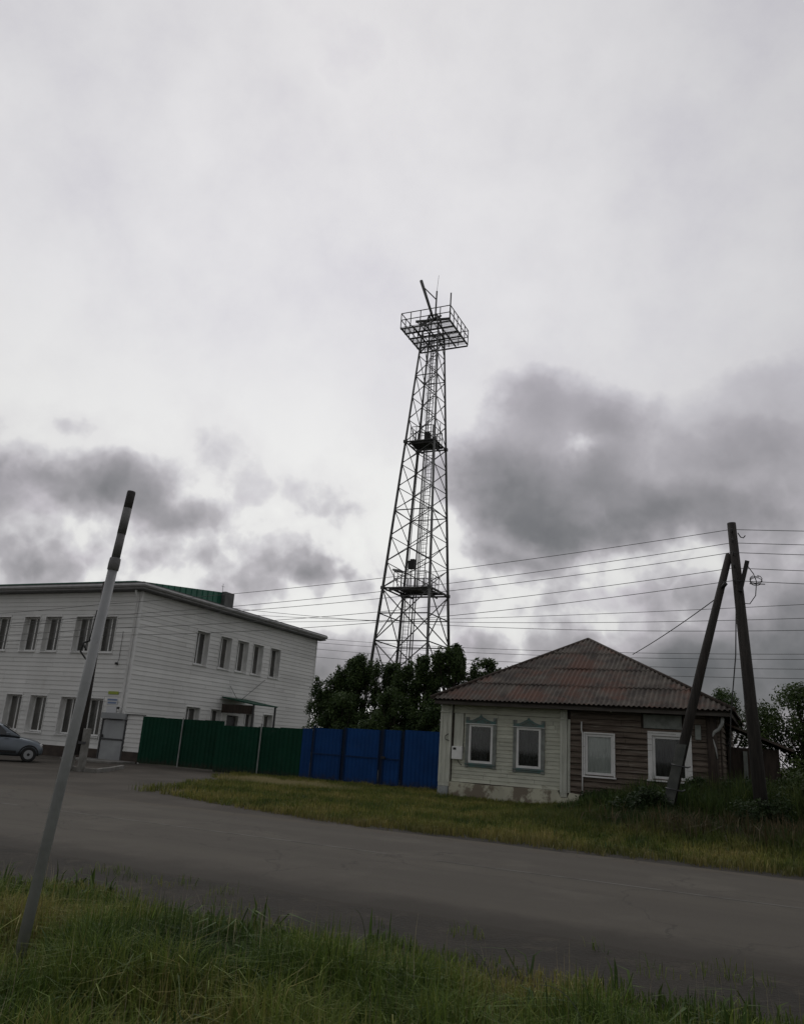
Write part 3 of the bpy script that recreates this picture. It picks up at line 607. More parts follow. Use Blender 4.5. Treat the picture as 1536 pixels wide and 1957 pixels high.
# windows
def house_window(o, label=None, carved=True, wide=.07, curtain=m_curt, cfrac=1, cy0=.13):
    u0, u1, z0, z1 = o; b = MB(); F = .075
    for (a, c, p, q) in ((u0, u0+F, z0, z1), (u1-F, u1, z0, z1), (u0+F+.001, u1-F-.001, z0, z0+F), (u0+F+.001, u1-F-.001, z1-F, z1)): b.bbox(a, -.045, p, c, .06, q, .006)
    fr = b.build('window', m_white, hs)
    if label: fr['label'] = label
    b = MB(); b.box(u0+F, .006, z0+F, u1-F, .014, z1-F); b.build('pane', m_glass, fr)
    b = MB(); L = u1-u0-2*F; nn = 22; vs = []
    for i in range(nn+1):
        t_ = i/nn*cfrac; vs += [(u0+F+L*t_, cy0+.01*math.sin(i*1.9), z0+.06), (u0+F+L*t_, cy0+.006*math.sin(i*1.9), z1-.02)]
    b.add(vs, [(2*i, 2*i+2, 2*i+3, 2*i+1) for i in range(nn)]); b.build('curtain', curtain, fr)
    b = MB()
    if not carved:
        for (a, c, p, q) in ((u0-wide, u0-.001, z0-.03, z1+wide), (u1+.001, u1+wide, z0-.03, z1+wide), (u0, u1, z1+.001, z1+wide)): b.bbox(a, -.075, p, c, .0, q, .006)
        b.build('casing', m_white, fr)
        b = MB(); b.bbox(u0-wide-.03, -.12, z0-.075, u1+wide+.03, .0, z0-.031, .006); b.build('sill', m_white, fr)
    else:
        for (a, c) in ((u0-.10, u0-.002), (u1+.002, u1+.115)): b.bbox(a, -.062, z0-.14, c, -.001, z1+.22, .006)
        b.build('carved_casing', m_greyp, fr)
        b = MB(); b.bbox(u0-.001, -.06, z0-.12, u1+.001, -.001, z0-.004, .006); b.bbox(u0-.10, -.085, z0-.055, u1+.11, -.063, z0-.02, .004); b.build('sill', m_teal, fr)
        # pediment with a curved crest
        top = [(u0-.12, z1+.20)]; mid = (u0+u1)/2; hw = (u1-u0)/2+.10
        crest = [(-1, .22), (-.93, .13), (-.8, .11), (-.6, .125), (-.4, .165), (-.22, .215), (-.12, .235), (-.07, .27), (0, .315), (.07, .27), (.12, .235), (.22, .215), (.4, .165), (.6, .125), (.8, .11), (.93, .13), (1, .22)]
        poly = [(mid+hw*s_, z1+zz) for s_, zz in crest]; b = MB()
        for k in range(len(poly)-1):
            (a, za), (c, zc) = poly[k], poly[k+1]
            b.add([(a, -.080, z1+.02), (c, -.080, z1+.02), (c, -.080, zc), (a, -.080, za), (a, -.063, z1+.02), (c, -.063, z1+.02), (c, -.063, zc), (a, -.063, za)],
                  [(0, 1, 2, 3), (3, 2, 6, 7), (4, 5, 1, 0)])
        b.build('pediment', m_teal, fr)
        b = MB(); b.tube([(mid-.17, -.086, z1+.10), (mid-.08, -.09, z1+.15), (mid, -.09, z1+.19), (mid+.08, -.09, z1+.15), (mid+.17, -.086, z1+.10)], .014, 5)
        b.tube([(mid-.3, -.086, z1+.07), (mid-.22, -.09, z1+.09), (mid-.17, -.086, z1+.06)], .01, 5); b.tube([(mid+.3, -.086, z1+.07), (mid+.22, -.09, z1+.09), (mid+.17, -.086, z1+.06)], .01, 5)
        b.build('carving', m_greyp, fr)
        b = MB(); b.bbox(u0-.12, -.10, z1+.0, u1+.13, -.063, z1+.022, .004); b.build('head_moulding', m_white, fr)
house_window(w1, 'white window in carved teal surround, left of the pair', curtain=m_curt, cfrac=.75)
house_window(w2, 'white window in carved teal surround, right of the pair', curtain=m_curt, cfrac=1)
house_window(w3, 'narrow white window filled by a pale curtain', carved=False, wide=.05, curtain=m_curtp, cy0=.035)
house_window(w4, 'wide white framed window behind the leaning pole', carved=False, wide=.13, curtain=m_curt)
b = MB(); b.bbox(6.42, -.055, 2.46, 7.5, -.002, 2.86, .006); b.build('patch_board', m_greyp, hs)
b = MB(); b.tube([(4.60, -.09, 2.55), (4.60, -.09, 2.30), (4.63, -.09, 2.2), (4.63, -.09, 1.0), (4.63, -.09, .3)], .022, 8); b.build('gas_pipe', m_white, hs)
b = MB(); b.tube([(5.5, -.1, 2.92), (5.5, -.16, 2.88)], .03, 6); b.build('insulator', m_white, hs)
# corner post, downspout elbow and dangling boards at the right
b = MB(); b.tube([(8.33, -.10, .2), (8.30, -.10, 2.9)], .14, 8); b.build('corner_post', m_woodd, hs)
b = MB(); b.tube([(8.62, -.25, 2.85), (8.60, -.25, 2.68), (8.50, -.22, 2.52), (8.38, -.20, 2.44), (8.32, -.20, 2.30), (8.40, -.2, 2.0), (8.44, -.2, 1.72)], [.05, .05, .05, .045, .03, .022, .015], 8); b.build('downspout', m_gal, hs)
b = MB(); b.bbox(7.86, -.10, 2.2, 8.02, -.05, 2.62, .01); b.build('loose_board', m_greyp, hs)
# ceiling soffit and eaves boards
EZ = 2.97; OV = .52
EX0, EX1, EY0, EY1 = -.08, HW+.32, -OV, HD+OV
b = MB(); b.box(EX0+.03, EY0+.03, EZ+.0, EX1-.03, EY1-.03, EZ+.03); b.build('soffit', m_woodd, hs)
b = MB(); b.box(EX0, EY0, EZ-.10, EX1, EY0+.028, EZ+.05); b.box(EX0, EY0+.03, EZ-.10, EX0+.028, EY1, EZ+.05); b.box(EX1-.028, EY0+.03, EZ-.10, EX1, EY1, EZ+.05); b.build('eaves_board', mat('eaves_wood', (.11, .10, .09), .9, (.07, .06, .055), 4, bump=.3, stretch=(.4, 1, 3)), hs)
PK = Vector((3.98, 4.15, 5.62)); RZ0 = EZ+.06; rx0, rx1, ry0, ry1 = EX0-.10, EX1+.10, EY0-.12, EY1+.1
# roof planes as corrugated sheets: front and right seen, left and back too
def roof_face(A, B, mname, rows, pitch=.145, amp=.026, colw=1.16, seed=0, m=m_slate):
    """eave corners A->B (outside seen), apex PK. Rows of waved sheets clipped to the triangle, each its own object."""
    A = Vector(A); B = Vector(B); e = (B-A); L = e.length; e.normalize(); mid = PK-A; foot = A+e*mid.dot(e); slope = PK-foot; SL = slope.length; sdn = slope.normalized()
    nrm = e.cross(sdn); pu = mid.dot(e); rr = random.Random(seed)
    step = pitch/4; ncol = math.ceil(L/colw); rh = SL/rows
    for j in range(rows):
        v0 = j*rh-(.10 if j else .0); v1 = (j+1)*rh
        for i in range(ncol):
            a = i*colw-.02; c = min(L, (i+1)*colw+.02); lift = .006+(rows-j)*.0+rr.uniform(0, .008)+j*.012; us_ = np.arange(a, c+1e-6, step); vs = []; ok = []
            twist = rr.uniform(-.012, .012); dv = rr.uniform(-.02, .015)
            for u in us_:
                lim = SL*(u/pu if u < pu else (L-u)/(L-pu)); lim = max(0, min(SL, lim)); t = min(v1, lim); o_ = amp*(math.sin(2*math.pi*u/pitch)); 
                ok.append(t > v0+dv+.03)
                for v, q in ((v0+dv, 0.012 if j else 0), (t, 0)): vs.append(A+e*u+sdn*max(v, -.06)+nrm*(o_+lift+q+twist*(u-a)))
            fs = [(2*k, 2*k+2, 2*k+3, 2*k+1) for k in range(len(us_)-1) if ok[k] or ok[k+1]]
            if len(fs) < 4: continue
            if max((vs[2*k+1]-vs[2*k]).length for k in range(len(us_))) < .12: continue
            b = MB(); b.add(vs, fs, True); n_ = len(vs)
            # thickness at the lower edge
            low = [v-nrm*.008 for v in vs]; b.add(vs[::2]+low[::2], [(k, len(us_)+k, len(us_)+k+1, k+1) for k in range(len(us_)-1) if ok[k] or ok[k+1]])
            b.build('roof_sheet', m, hs)
roof_face((rx0, ry0, RZ0), (rx1, ry0, RZ0), 'front', 4, seed=3)
roof_face((rx1, ry0, RZ0), (rx1, ry1, RZ0), 'right', 4, seed=4)
roof_face((rx0, ry1, RZ0), (rx0, ry0, RZ0), 'left', 4, seed=5)
roof_face((rx1, ry1, RZ0), (rx0, ry1, RZ0), 'back', 3, seed=6)
b = MB()
und = .04
b.add([(rx0+.05, ry0+.05, RZ0-und), (rx1-.05, ry0+.05, RZ0-und), (rx1-.05, ry1-.05, RZ0-und), (rx0+.05, ry1-.05, RZ0-und), (PK.x, PK.y, PK.z-und)], [(0, 1, 4), (1, 2, 4), (2, 3, 4), (3, 0, 4), (3, 2, 1, 0)])
b.build('roof_deck', m_woodd, hs)
for c in ((rx0, ry0), (rx1, ry0), (rx0, ry1), (rx1, ry1)):
    p = Vector((c[0], c[1], RZ0+.03)); q = PK+Vector((0, 0, .04)); d = (q-p).normalized(); b = MB(); b.tube([p, q], .055, 6); b.build('hip_cap', m_woodd, hs)
# lean-to on the right side
b = MB(); b.box(HW+.06, 2.2, 0, HW+1.5, 5.6, 2.1); b.build('lean_to', m_woodd, hs)
b = MB(); b.prism([(HW+.05, 2.75), (HW+.05, 2.82), (HW+1.9, 2.12), (HW+1.9, 2.05)], 'y', 1.9, 5.9); b.build('lean_to_roof', m_slate, hs)
b = MB(); b.box(HW+.5, 2.13, 1.0, HW+.62, 2.19, 2.0); b.box(HW+.95, 2.13, 1.0, HW+1.05, 2.19, 2.0); b.build('lean_to_window', m_greyp, hs)

# ================================================================== lattice tower
TZ = 33.8
tw = thing('lattice_tower', 0, 0, 0, 'tall four legged steel lattice tower with caged ladder and railed top platform', 'tower')
tw.location = (1.41, 58, 0); tw.rotation_euler = (0, 0, rad(-25.1))
def tc_(z): return Vector(((z-9)*.0085+0.0, 0, z))
def leg(sx, sy, z):
    s = (5.066-.109*z)/2; c = tc_(z); return Vector((c.x+sx*s, c.y+sy*s, z))
corn = [(-1, -1), (1, -1), (1, 1), (-1, 1)]
LV = [.0, 4.5, 8.5, 12.38, 14.4, 16.42, 18.45, 20.35, 22.25, 24.1, 26.05, 28.0, 29.9, 31.8, 33.7]
for (sx, sy) in corn:
    b = MB(); b.tube([leg(sx, sy, -.05), leg(sx, sy, 12.4), leg(sx, sy, 24), leg(sx, sy, 33.9)], [.12, .11, .09, .075], 8)
    b.build('leg', m_towerl if (sx, sy) == (1, -1) else m_tower, tw)  # light on the near right leg is put into its paler material
    for z_ in (12.38, 24.1):
        b = MB(); p = leg(sx, sy, z_); b.box(p.x-.13, p.y-.13, z_-.10, p.x+.13, p.y+.13, z_+.13); b.build('gusset', m_tower, tw)
for f in range(4):
    A_, B_ = corn[f], corn[(f+1) % 4]; inn = Vector((-(A_[0]+B_[0])/2, -(A_[1]+B_[1])/2, 0))
    for k in range(len(LV)-1):
        z0, z1 = LV[k], LV[k+1]; big = z1-z0 > 3; r_ = .045 if big else .034
        for (P_, Q_, off) in ((leg(*A_, z0+.08), leg(*B_, z1-.08), .03), (leg(*B_, z0+.08), leg(*A_, z1-.08), -.03)):
            b = MB(); b.tube([P_+inn*off, Q_+inn*off], r_, 5, True); b.build('brace', m_tower, tw)
    for z_ in (4.5, 8.5, 10.5, 12.38, 18.45, 24.1, 29.9, 33.7):
        b = MB(); b.tube([leg(*A_, z_), leg(*B_, z_)], .045 if z_ not in (12.38, 24.1) else .07, 6); b.build('ring_beam', m_tower, tw)
# inner platforms
def railing(cx_, cy_, hx_, hy_, z, ht, n_, parent, name='railing', r=.022, mid=True, skip=()):
    b = MB(); cs = [(-1, -1), (1, -1), (1, 1), (-1, 1)]
    for k in range(4):
        a, c = cs[k], cs[(k+1) % 4]; p = Vector((cx_+a[0]*hx_, cy_+a[1]*hy_, z)); q = Vector((cx_+c[0]*hx_, cy_+c[1]*hy_, z))
        for hh in ((ht, ht*.52) if mid else (ht,)): b.bar(p+Vector((0, 0, hh)), q+Vector((0, 0, hh)), r*2, r*1.6)
        for i in range(n_):
            t = p+(q-p)*(i/n_); b.bar(t, t+Vector((0, 0, ht)), r*1.9)
    return b.build(name, m_tower, parent)
for (z_, hx_, hy_) in ((12.55, 1.28, 1.28), (24.25, .95, .95)):
    c = tc_(z_); pf = MB(); pf.box(c.x-hx_, c.y-hy_, z_-.05, c.x+hx_, c.y+hy_, z_+.02)
    p_ = pf.build('inner_platform', m_tower, tw); railing(c.x, c.y, hx_, hy_, z_+.02, 1.15, 4, p_)
    pf = MB()
    s = (5.066-.109*z_)/2-.1
    for yy_ in (-hy_*.8, hy_*.8): pf.box(c.x-s, c.y+yy_-.06, z_-.21, c.x+s, c.y+yy_+.06, z_-.055)
    for xx_ in (-hx_*.8, hx_*.8): pf.box(c.x+xx_-.05, c.y-s, z_-.36, c.x+xx_+.05, c.y+s, z_-.215)
    pf.build('platform_beam', m_tower, p_)
# ladder with safety cage and cable tray
lx, ly = -.12, .35
def ladd(z0, z1, dx, dy):
    b = MB()
    for sgn in (-1, 1): b.bar(tc_(z0)+Vector((dx+sgn*.22, dy, 0)), tc_(z1)+Vector((dx+sgn*.22, dy, 0)), .05)
    z = z0+.2
    while z < z1: b.bar(tc_(z)+Vector((dx-.22, dy, 0)), tc_(z)+Vector((dx+.22, dy, 0)), .03); z += .3
    b.build('ladder', m_towerl, tw)
    b = MB(); z = z0+2.0
    while z < z1:
        pts = [tc_(z)+Vector((dx+.36*math.cos(t), dy-.36*math.sin(t)-.12, 0)) for t in np.linspace(-.35, math.pi+.35, 9)]; b.tube(pts, .014, 4, False); z += .75
    for t in np.linspace(.3, math.pi-.3, 4): b.tube([tc_(z0+2)+Vector((dx+.36*math.cos(t), dy-.36*math.sin(t)-.12, 0)), tc_(z1-.2)+Vector((dx+.36*math.cos(t), dy-.36*math.sin(t)-.12, 0))], .012, 4, False)
    b.build('ladder_cage', m_towerl, tw)
ladd(1.0, 12.6, -.75, .3); ladd(12.6, 24.3, .35, .1); ladd(24.3, 34, .05, .2)
b = MB(); b.tube([tc_(0)+Vector((-.3, .2, 0)), tc_(34)+Vector((-.12, .1, 0))], .055, 6); b.tube([tc_(0)+Vector((-.12, .25, 0)), tc_(34)+Vector((.03, .15, 0))], .045, 6); b.build('cable_trunk', m_tower, tw)
b = MB(); b.tube([tc_(0)+Vector((-.9, -.3, 0)), tc_(34)+Vector((-.3, -.1, 0))], .03, 5); b.build('cable_run', m_tower, tw)
# floodlights / horn at the lower platform
c = tc_(12.55)
b = MB(); b.tube([c+Vector((-1.45, -1.2, 1.35)), c+Vector((-1.0, -1.25, 1.22)), c+Vector((-.55, -1.2, 1.1))], [.08, .13, .05], 10); b.build('horn', m_towerl, tw)
b = MB(); b.box(c.x-.35, -1.0, 14.0, c.x+.15, -.6, 14.6); b.tube([(c.x-.1, -.8, 12.6), (c.x-.1, -.8, 14.0)], .04, 6); b.box(c.x-.25, -.85, 14.6, c.x+.08, -.6, 14.75); b.build('equipment_box', m_black, tw)
c = tc_(24.25)
b = MB(); b.tube([(c.x+1.05, .2, 24.3), (c.x+1.05, .2, 26.0)], .035, 6); b.tube([(c.x+.75, -.5, 24.3), (c.x+.75, -.5, 25.6)], .05, 6); b.box(c.x+.2, -.9, 24.3, c.x+.6, -.6, 24.9); b.build('antenna', m_black, tw)
# top platform
c = tc_(TZ); H2 = 2.12; ox, oy = .10+c.x, .04
td = MB()
for k in range(5):
    t = -H2+2*H2*k/4; wv = .05 if k in (0, 4) else .04
    td.box(ox+t-wv, oy-H2, TZ-.10, ox+t+wv, oy+H2, TZ+.0)
tp = td.build('top_platform', m_tower, tw)
td = MB()
for k in range(6):
    t = -H2+2*H2*k/5; td.box(ox-H2, oy+t-.035, TZ-.22, ox+H2, oy+t+.035, TZ-.105)
td.build('cross_beam', m_tower, tp)
m_deck = mat('deck_sheet', (.42, .41, .44), .6, (.35, .34, .37), 2)
# grating / sheets between the beams (a few bays open)
for i in range(4):
    for j in range(4):
        if (i, j) in ((1, 1), (1, 2), (2, 1), (0, 1), (1, 3)): continue
        x0 = ox-H2+i*H2/2+.06; y0 = oy-H2+j*H2/2+.03; b = MB(); X1 = x0+H2/2-.12; Y1 = y0+H2/2-.06
        for q_ in np.arange(x0, X1, .085): b.box(q_, y0, TZ+.002, q_+.02, Y1, TZ+.022)
        for q_ in np.arange(y0, Y1, .24): b.box(x0, q_, TZ+.023, X1, q_+.02, TZ+.03)
        b.build('deck_grating', m_towerl, tp)
railing(ox, oy, H2, H2, TZ+.0, 1.25, 5, tp, r=.03, mid=True)
for (sx, sy, h_) in ((1, -1, 2.3),):
    pass
b = MB(); b.tube([(ox+H2, oy-H2, TZ), (ox+H2, oy-H2, TZ+2.35)], .06, 6); b.build('corner_mast', m_tower, tp)
# tower head above the deck and jib
hd = MB()
for (sx, sy) in corn: hd.tube([leg(sx, sy, 33.7), Vector((c.x+sx*.35, sy*.35, 35.6))], .06, 6)
for k in range(4):
    a, d = corn[k], corn[(k+1) % 4]
    hd.tube([Vector((c.x+a[0]*.36, a[1]*.36, 35.5)), Vector((c.x+d[0]*.36, d[1]*.36, 35.5))], .06, 6)
    hd.tube([leg(*a, 33.8), Vector((c.x+d[0]*.36, d[1]*.36, 35.5))], .04, 5)
hd.bar((c.x-1.5, -.4, 35.15), (c.x+1.3, .3, 35.35), .16); hd.bar((c.x-1.5, .5, 35.35), (c.x+.8, -.5, 35.25), .12); hd.bar((c.x-1.2, -.4, 33.8), (c.x-1.0, -.3, 35.2), .09); hd.bar((c.x-1.3, -.5, 35.0), (c.x-.2, .2, 33.9), .06)
hd.build('tower_head', m_tower, tw)
b = MB(); b.tube([(c.x+.12, -.1, 35.4), (c.x+.12, -.1, 37.9)], .07, 8); b.tube([(c.x+.12, -.1, 37.9), (c.x+.22, -.1, 39.4)], .015, 5); b.build('mast', m_tower, tw)
b = MB(); b.tube([(c.x-.05, -.1, 35.3), (c.x-1.25, -.4, 39.0)], [.10, .14], 8); b.tube([(c.x+.12, -.1, 37.1), (c.x-.95, -.33, 38.3)], .05, 6); b.build('jib', m_tower, tw)
b = MB()
for (sx, sy) in corn: p = leg(sx, sy, 0); b.box(p.x-.4, p.y-.4, -.05, p.x+.4, p.y+.4, .3)
b.build('footing', m_concrete, tw)

# ================================================================== poles
# foreground steel pipe
mp_ = thing('steel_pipe_post', -4.42, 4.16, 0, 'leaning grey steel pipe post with dark top in the near grass', 'post')
def pl(t): return Vector((.21*t/3.26, .08*t/3.26, t))
b = MB(); b.tube([pl(-.1), pl(1.5), pl(2.66)], [.037, .035, .034], 20); b.build('pipe', m_pipe, mp_)
b = MB(); b.tube([pl(2.655), pl(2.66), pl(2.70), pl(2.745), pl(2.75)], [.034, .040, .041, .039, .032], 20); b.build('coupling', m_pipeu, mp_)
b = MB(); b.tube([pl(2.75), pl(2.93)], [.031, .030], 20); b.tube([pl(2.931), pl(3.13)], [.0315, .0315], 20); b.build('upper_pipe', m_pipeu, mp_)
b = MB(); b.tube([pl(3.131), pl(3.25), pl(3.262)], [.031, .031, .028], 20); b.build('pipe_top', m_pipet, mp_)
# left wooden pole behind it
wp = thing('utility_pole', -20.75, 20.5, 0, 'dark wooden utility pole on a concrete stub behind the grey pipe', 'utility pole')
def wl(z): return Vector((-.05, .0, z))*1
b = MB(); b.tube([(0, 0, .5), (-.03, 0, 3.5), (-.08, 0, 6.32)], [.13, .115, .10], 10); b.build('shaft', m_pole, wp)
b = MB(); b.bbox(.15, -.1, -.05, .33, .1, 1.35, .012); b.bbox(-.33, -.09, -.05, -.16, .09, 1.1, .012); b.build('stub', m_concrete, wp)
b = MB(); b.box(-.36, -.12, .85, .36, -.102, .93); b.build('strap', m_doord, wp)
b = MB(); b.tube([(-.1, -.1, 4.3), (-.42, -.2, 4.15), (-.48, -.2, 3.85), (-.2, -.16, 3.6), (-.1, -.12, 3.75)], .035, 6); b.tube([(-.42, -.2, 4.15), (-.25, -.2, 3.9)], .03, 6); b.tube([(-.16, -.1, 5.3), (-.24, -.14, 4.2)], .02, 5); b.build('bracket', m_black, wp)
pins2 = [5.98, 5.62, 5.3, 5.0, 4.6]
# right A-frame pole
ap = thing('utility_pole', -.14, 21, 0, 'dark wooden A-frame utility pole with leaning strut at the right', 'utility pole')
b = MB(); b.tube([(0, 0, -.1), (-.16, 0, 3.6), (-.34, 0, 7.52)], [.16, .135, .105], 12); b.build('shaft', m_pole, ap)
b = MB(); b.tube([(-2.05, .15, .6), (-1.2, .1, 3.9), (-.43, .06, 6.72)], [.125, .11, .085], 12); b.build('strut', m_pole, ap)
b = MB(); b.prism([(-2.38, -.1), (-2.12, -.1), (-1.62, 1.98), (-1.83, 1.98)], 'y', -.14, .03); b.build('concrete_stub', mat('dark_concrete', (.12, .125, .115), .9, (.08, .085, .08), 4, bump=.5), ap)
b = MB(); b.tube([(-2.12, -.2, .95), (-1.75, -.2, .9), (-1.72, .3, .92)], .018, 5); b.tube([(-1.97, -.2, 1.5), (-1.6, -.2, 1.45), (-1.58, .3, 1.47)], .018, 5); b.build('wire_lashing', m_doord, ap)
b = MB(); b.bar((-.22, -.12, 5.72), (-.02, -.16, 6.48), .10); b.build('lamp_arm', m_black, ap)
b = MB(); b.tube([(-.62, -.05, 5.85), (-.54, -.12, 5.93)], .05, 8); b.build('insulator', m_black, ap)
b = MB()
for z_ in (7.3, 7.05, 6.7, 6.4, 6.0): b.tube([(-.33, -.1, z_-.06), (-.33, -.19, z_-.05), (-.33, -.19, z_+.03)], .014, 5)
b.tube([(-.20, -.12, 7.22), (-.14, -.14, 7.10), (-.08, -.14, 7.08), (-.03, -.14, 7.14)], .014, 5)
b.build('pin', m_black, ap)
b = MB(); pts = [(-.02, -.15, 6.35), (.10, -.16, 6.15), (.16, -.16, 5.95), (.12, -.16, 5.6), (-.02, -.15, 5.4), (-.16, -.12, 5.42)]; b.tube(pts, .012, 5)
for k in range(3): b.tube([(.15+.14*math.cos(t), -.16, 5.95+.1*math.sin(t*1.0)+k*.03) for t in np.linspace(k, k+5.6, 10)], .009, 4)
b.tube([(.0, -.16, 5.9), (.35, -.16, 5.88)], .012, 4); b.build('cable_loop', m_wire, ap)
b = MB(); b.tube([(-.33, .15, 5.6), (-.42, .4, 4.2), (-.62, .7, 2.7), (-.70, .8, 1.4)], .016, 5); b.build('earth_wire', m_wire, ap)

# ------------------------------------------------------------------ wires
def wire(pts, sag, r, label, n_=26):
    """pts: (r,s,z) supports; parabolic sag per span; one continuous cable"""
    base = W(*pts[0][:3]); out = []
    for k in range(len(pts)-1):
        p = W(*pts[k]); q = W(*pts[k+1]); sg = sag[k] if hasattr(sag, '__len__') else sag
        for i in range(n_+(1 if k == len(pts)-2 else 0)):
            t = i/n_; out.append(p+(q-p)*t-Vector((0, 0, 4*sg*t*(1-t)))-base)
    b = MB(); b.tube(out, r, 4, False); o = b.build('power_line', m_wire); o.location = base
    return tag(o, label, 'wire', 'overhead wires between the poles')
names = ['topmost', 'second from the top', 'third from the top', 'fourth from the top', 'fifth from the top']
for k, (za, zb) in enumerate(zip((7.30, 7.04, 6.70, 6.38, 5.98), (5.48, 5.16, 4.98, 4.72, 4.42))):
    dy = -.19 if k % 2 == 0 else .16
    wire([(-52, 20.5+dy, zb+1.2), (-20.8, 20.5+dy, zb), (-.5, 21+dy, za), (28, 21.3+dy, za+.2)], (.9, .22+.03*k, .6), .0078, names[k]+' wire running from A-frame pole to the left wooden pole')
low = [((14, 33, 8.3), (-25.9, 37, 7.55), .32, 'overhead wire crossing behind the tower foot to the middle of the white building eave'),
       ((14, 33, 7.7), (-25.7, 36, 7.80), .62, 'overhead wire second below, passing over the house toward the white building'),
       ((14, 33, 7.2), (-26.0, 34.2, 7.9), .90, 'overhead wire reaching the roof end panel of the white building'),
       ((14, 34, 6.25), (-25.9, 43.3, 7.55), .55, 'overhead wire just behind the house roof peak to the far corner of the white building'),
       ((14, 34, 6.05), (-25.9, 43.4, 7.3), .55, 'lower of the close pair of wires behind the house roof peak'),
       ((14, 34, 5.65), (-25.9, 43.4, 6.9), .55, 'overhead wire low behind the house roof, above the tree tops'),
       ((14, 34, 5.25), (-25.9, 43.4, 6.4), .5, 'lowest overhead wire, half hidden by the tree tops')]
for a, c, sg, lb in low: wire([a, c], sg, .0105, lb)
wire([(-.75, 21.05, 5.72), (-4.0, 28.1, 5.0)], .06, .016, 'slanting service cable from the A-frame pole to the house roof')

# ================================================================== trees and bushes
def leaves(name, clumps, nleaf, size, parent, tin, seed, squash=1.0, mtl=None):
    rg = np.random.default_rng(seed); C = np.array([c[:3] for c in clumps]); Rr = np.array([c[3] for c in clumps]); wgt = Rr**2.2; wgt /= wgt.sum()
    k = rg.choice(len(C), nleaf, p=wgt); d = rg.normal(size=(nleaf, 3)); d /= np.linalg.norm(d, axis=1)[:, None]
    rad_ = Rr[k]*(rg.uniform(.25, 1, nleaf)**.45)*rg.uniform(.82, 1.14, nleaf); P = C[k]+d*rad_[:, None]*np.array([1, 1, squash])
    P += rg.normal(0, .05, P.shape)
    nrm = d*.7+rg.normal(size=(nleaf, 3))*.6+np.array([0, 0, .4]); nrm /= np.linalg.norm(nrm, axis=1)[:, None]
    a = np.cross(nrm, rg.normal(size=(nleaf, 3))); a /= np.linalg.norm(a, axis=1)[:, None]; b_ = np.cross(nrm, a)
    s = size*rg.uniform(.6, 1.35, nleaf)[:, None]; V = np.stack([P-a*s*.9, P-b_*s*.42, P+a*s*.9+nrm*s*.12, P+b_*s*.42], 1)
    me = bpy.data.meshes.new(name); me.vertices.add(nleaf*4); me.vertices.foreach_set('co', V.ravel()); me.loops.add(nleaf*4); me.loops.foreach_set('vertex_index', np.arange(nleaf*4, dtype=np.int32))
    me.polygons.add(nleaf); me.polygons.foreach_set('loop_start', np.arange(nleaf, dtype=np.int32)*4); me.polygons.foreach_set('loop_total', np.full(nleaf, 4, np.int32)); me.update(calc_edges=True)
    ct = np.array(tin); cc = ct[0]+(ct[1]-ct[0])*np.clip(rg.uniform(0, 1, nleaf)*.6+rg.uniform(0, .5, len(C))[k], 0, 1)[:, None]
    A4 = np.ones((nleaf, 4, 4)); A4[:, :, :3] = cc[:, None, :]; at = me.color_attributes.new('tint', 'FLOAT_COLOR', 'POINT'); at.data.foreach_set('color', A4.ravel())
    me.materials.append(m_leaf); return link(name, me, parent)
def tree(r, s, h, wr, label, cat='tree', group=None, n=9000, size=.07, tin=((.016, .034, .010), (.040, .072, .020)), seed=0, z0=.5, nm='garden_tree', ncl=70, shape='round', twigs=10):
    t = thing(nm, r, s, 0, label, cat, group); rr = random.Random(seed); cl = []
    for i in range(ncl):
        u = rr.uniform(0, 1)**.8; z = z0+(h-z0)*u; env = math.sin(math.pi*min(1, max(.12, .18+.82*u)))**.6 if shape == 'round' else (1-u)**.55
        an = rr.uniform(0, 6.283); q = rr.uniform(.0, 1.0)**.6*env*wr; cr = rr.uniform(.28, .62)*(wr*.5)*(1.2-.6*u)
        cl.append((q*math.cos(an), q*math.sin(an), min(z, h-cr*.6), cr))
    for i in range(twigs):     # ragged top shoots
        an = rr.uniform(0, 6.283); q = rr.uniform(.1, .8)*wr; zz = h*rr.uniform(.86, 1.03)-q*.25; 
        for j in range(4): cl.append((q*math.cos(an)+rr.uniform(-.06, .06), q*math.sin(an), zz-j*.17, .10+.035*j))
    b = MB(); b.tube([(0, 0, -.05), (.05, 0, h*.3), (-.03, .04, h*.62)], [.05+.02*h, .035+.013*h, .03+.006*h], 8); b.build('trunk', m_bark, t)
    b = MB()
    for c in cl[::3]: 
        st = Vector((0, 0, max(.3, c[2]*.42))); en = Vector(c[:3]); md = (st+en)/2+Vector((0, 0, -.1)); b.tube([st, md, en], [.04, .025, .010], 5, False)
    b.build('limbs', m_bark, t)
    leaves('crown', cl, int(n*2.0), size*.9, t, tin, seed+100); return t
DK = ((.016, .036, .011), (.072, .112, .032))
tree(-16.75, 30.4, 4.2, 1.25, 'low dark tree in the gap beside the white building corner', seed=31, n=11000, tin=DK, ncl=80, twigs=8, z0=.8)
tree(-15.55, 30.1, 5.05, 1.05, 'leafy tree with ragged twigs left of the tower legs', seed=2, n=11000, tin=DK, twigs=20)
tree(-14.0, 30.4, 4.75, 1.35, 'round dark tree directly in front of the tower legs', seed=3, n=11000, tin=DK)
tree(-12.6, 30.3, 5.0, .95, 'dense dark tree right of the tower ladder', seed=14, n=10000, tin=DK, twigs=14)
tree(-11.35, 30.2, 5.4, .95, 'tall ragged dark tree below the right tower leg', seed=4, n=11000, tin=DK, twigs=18)
tree(-10.1, 30.9, 5.0, 1.3, 'dark tree filling the gap behind the blue side panel', seed=5, n=12000, tin=DK)
tree(-15.3, 28.7, 3.3, 1.35, 'shrubby low tree behind the blue gate leaves', seed=7, n=9000, tin=DK, ncl=60, twigs=4)
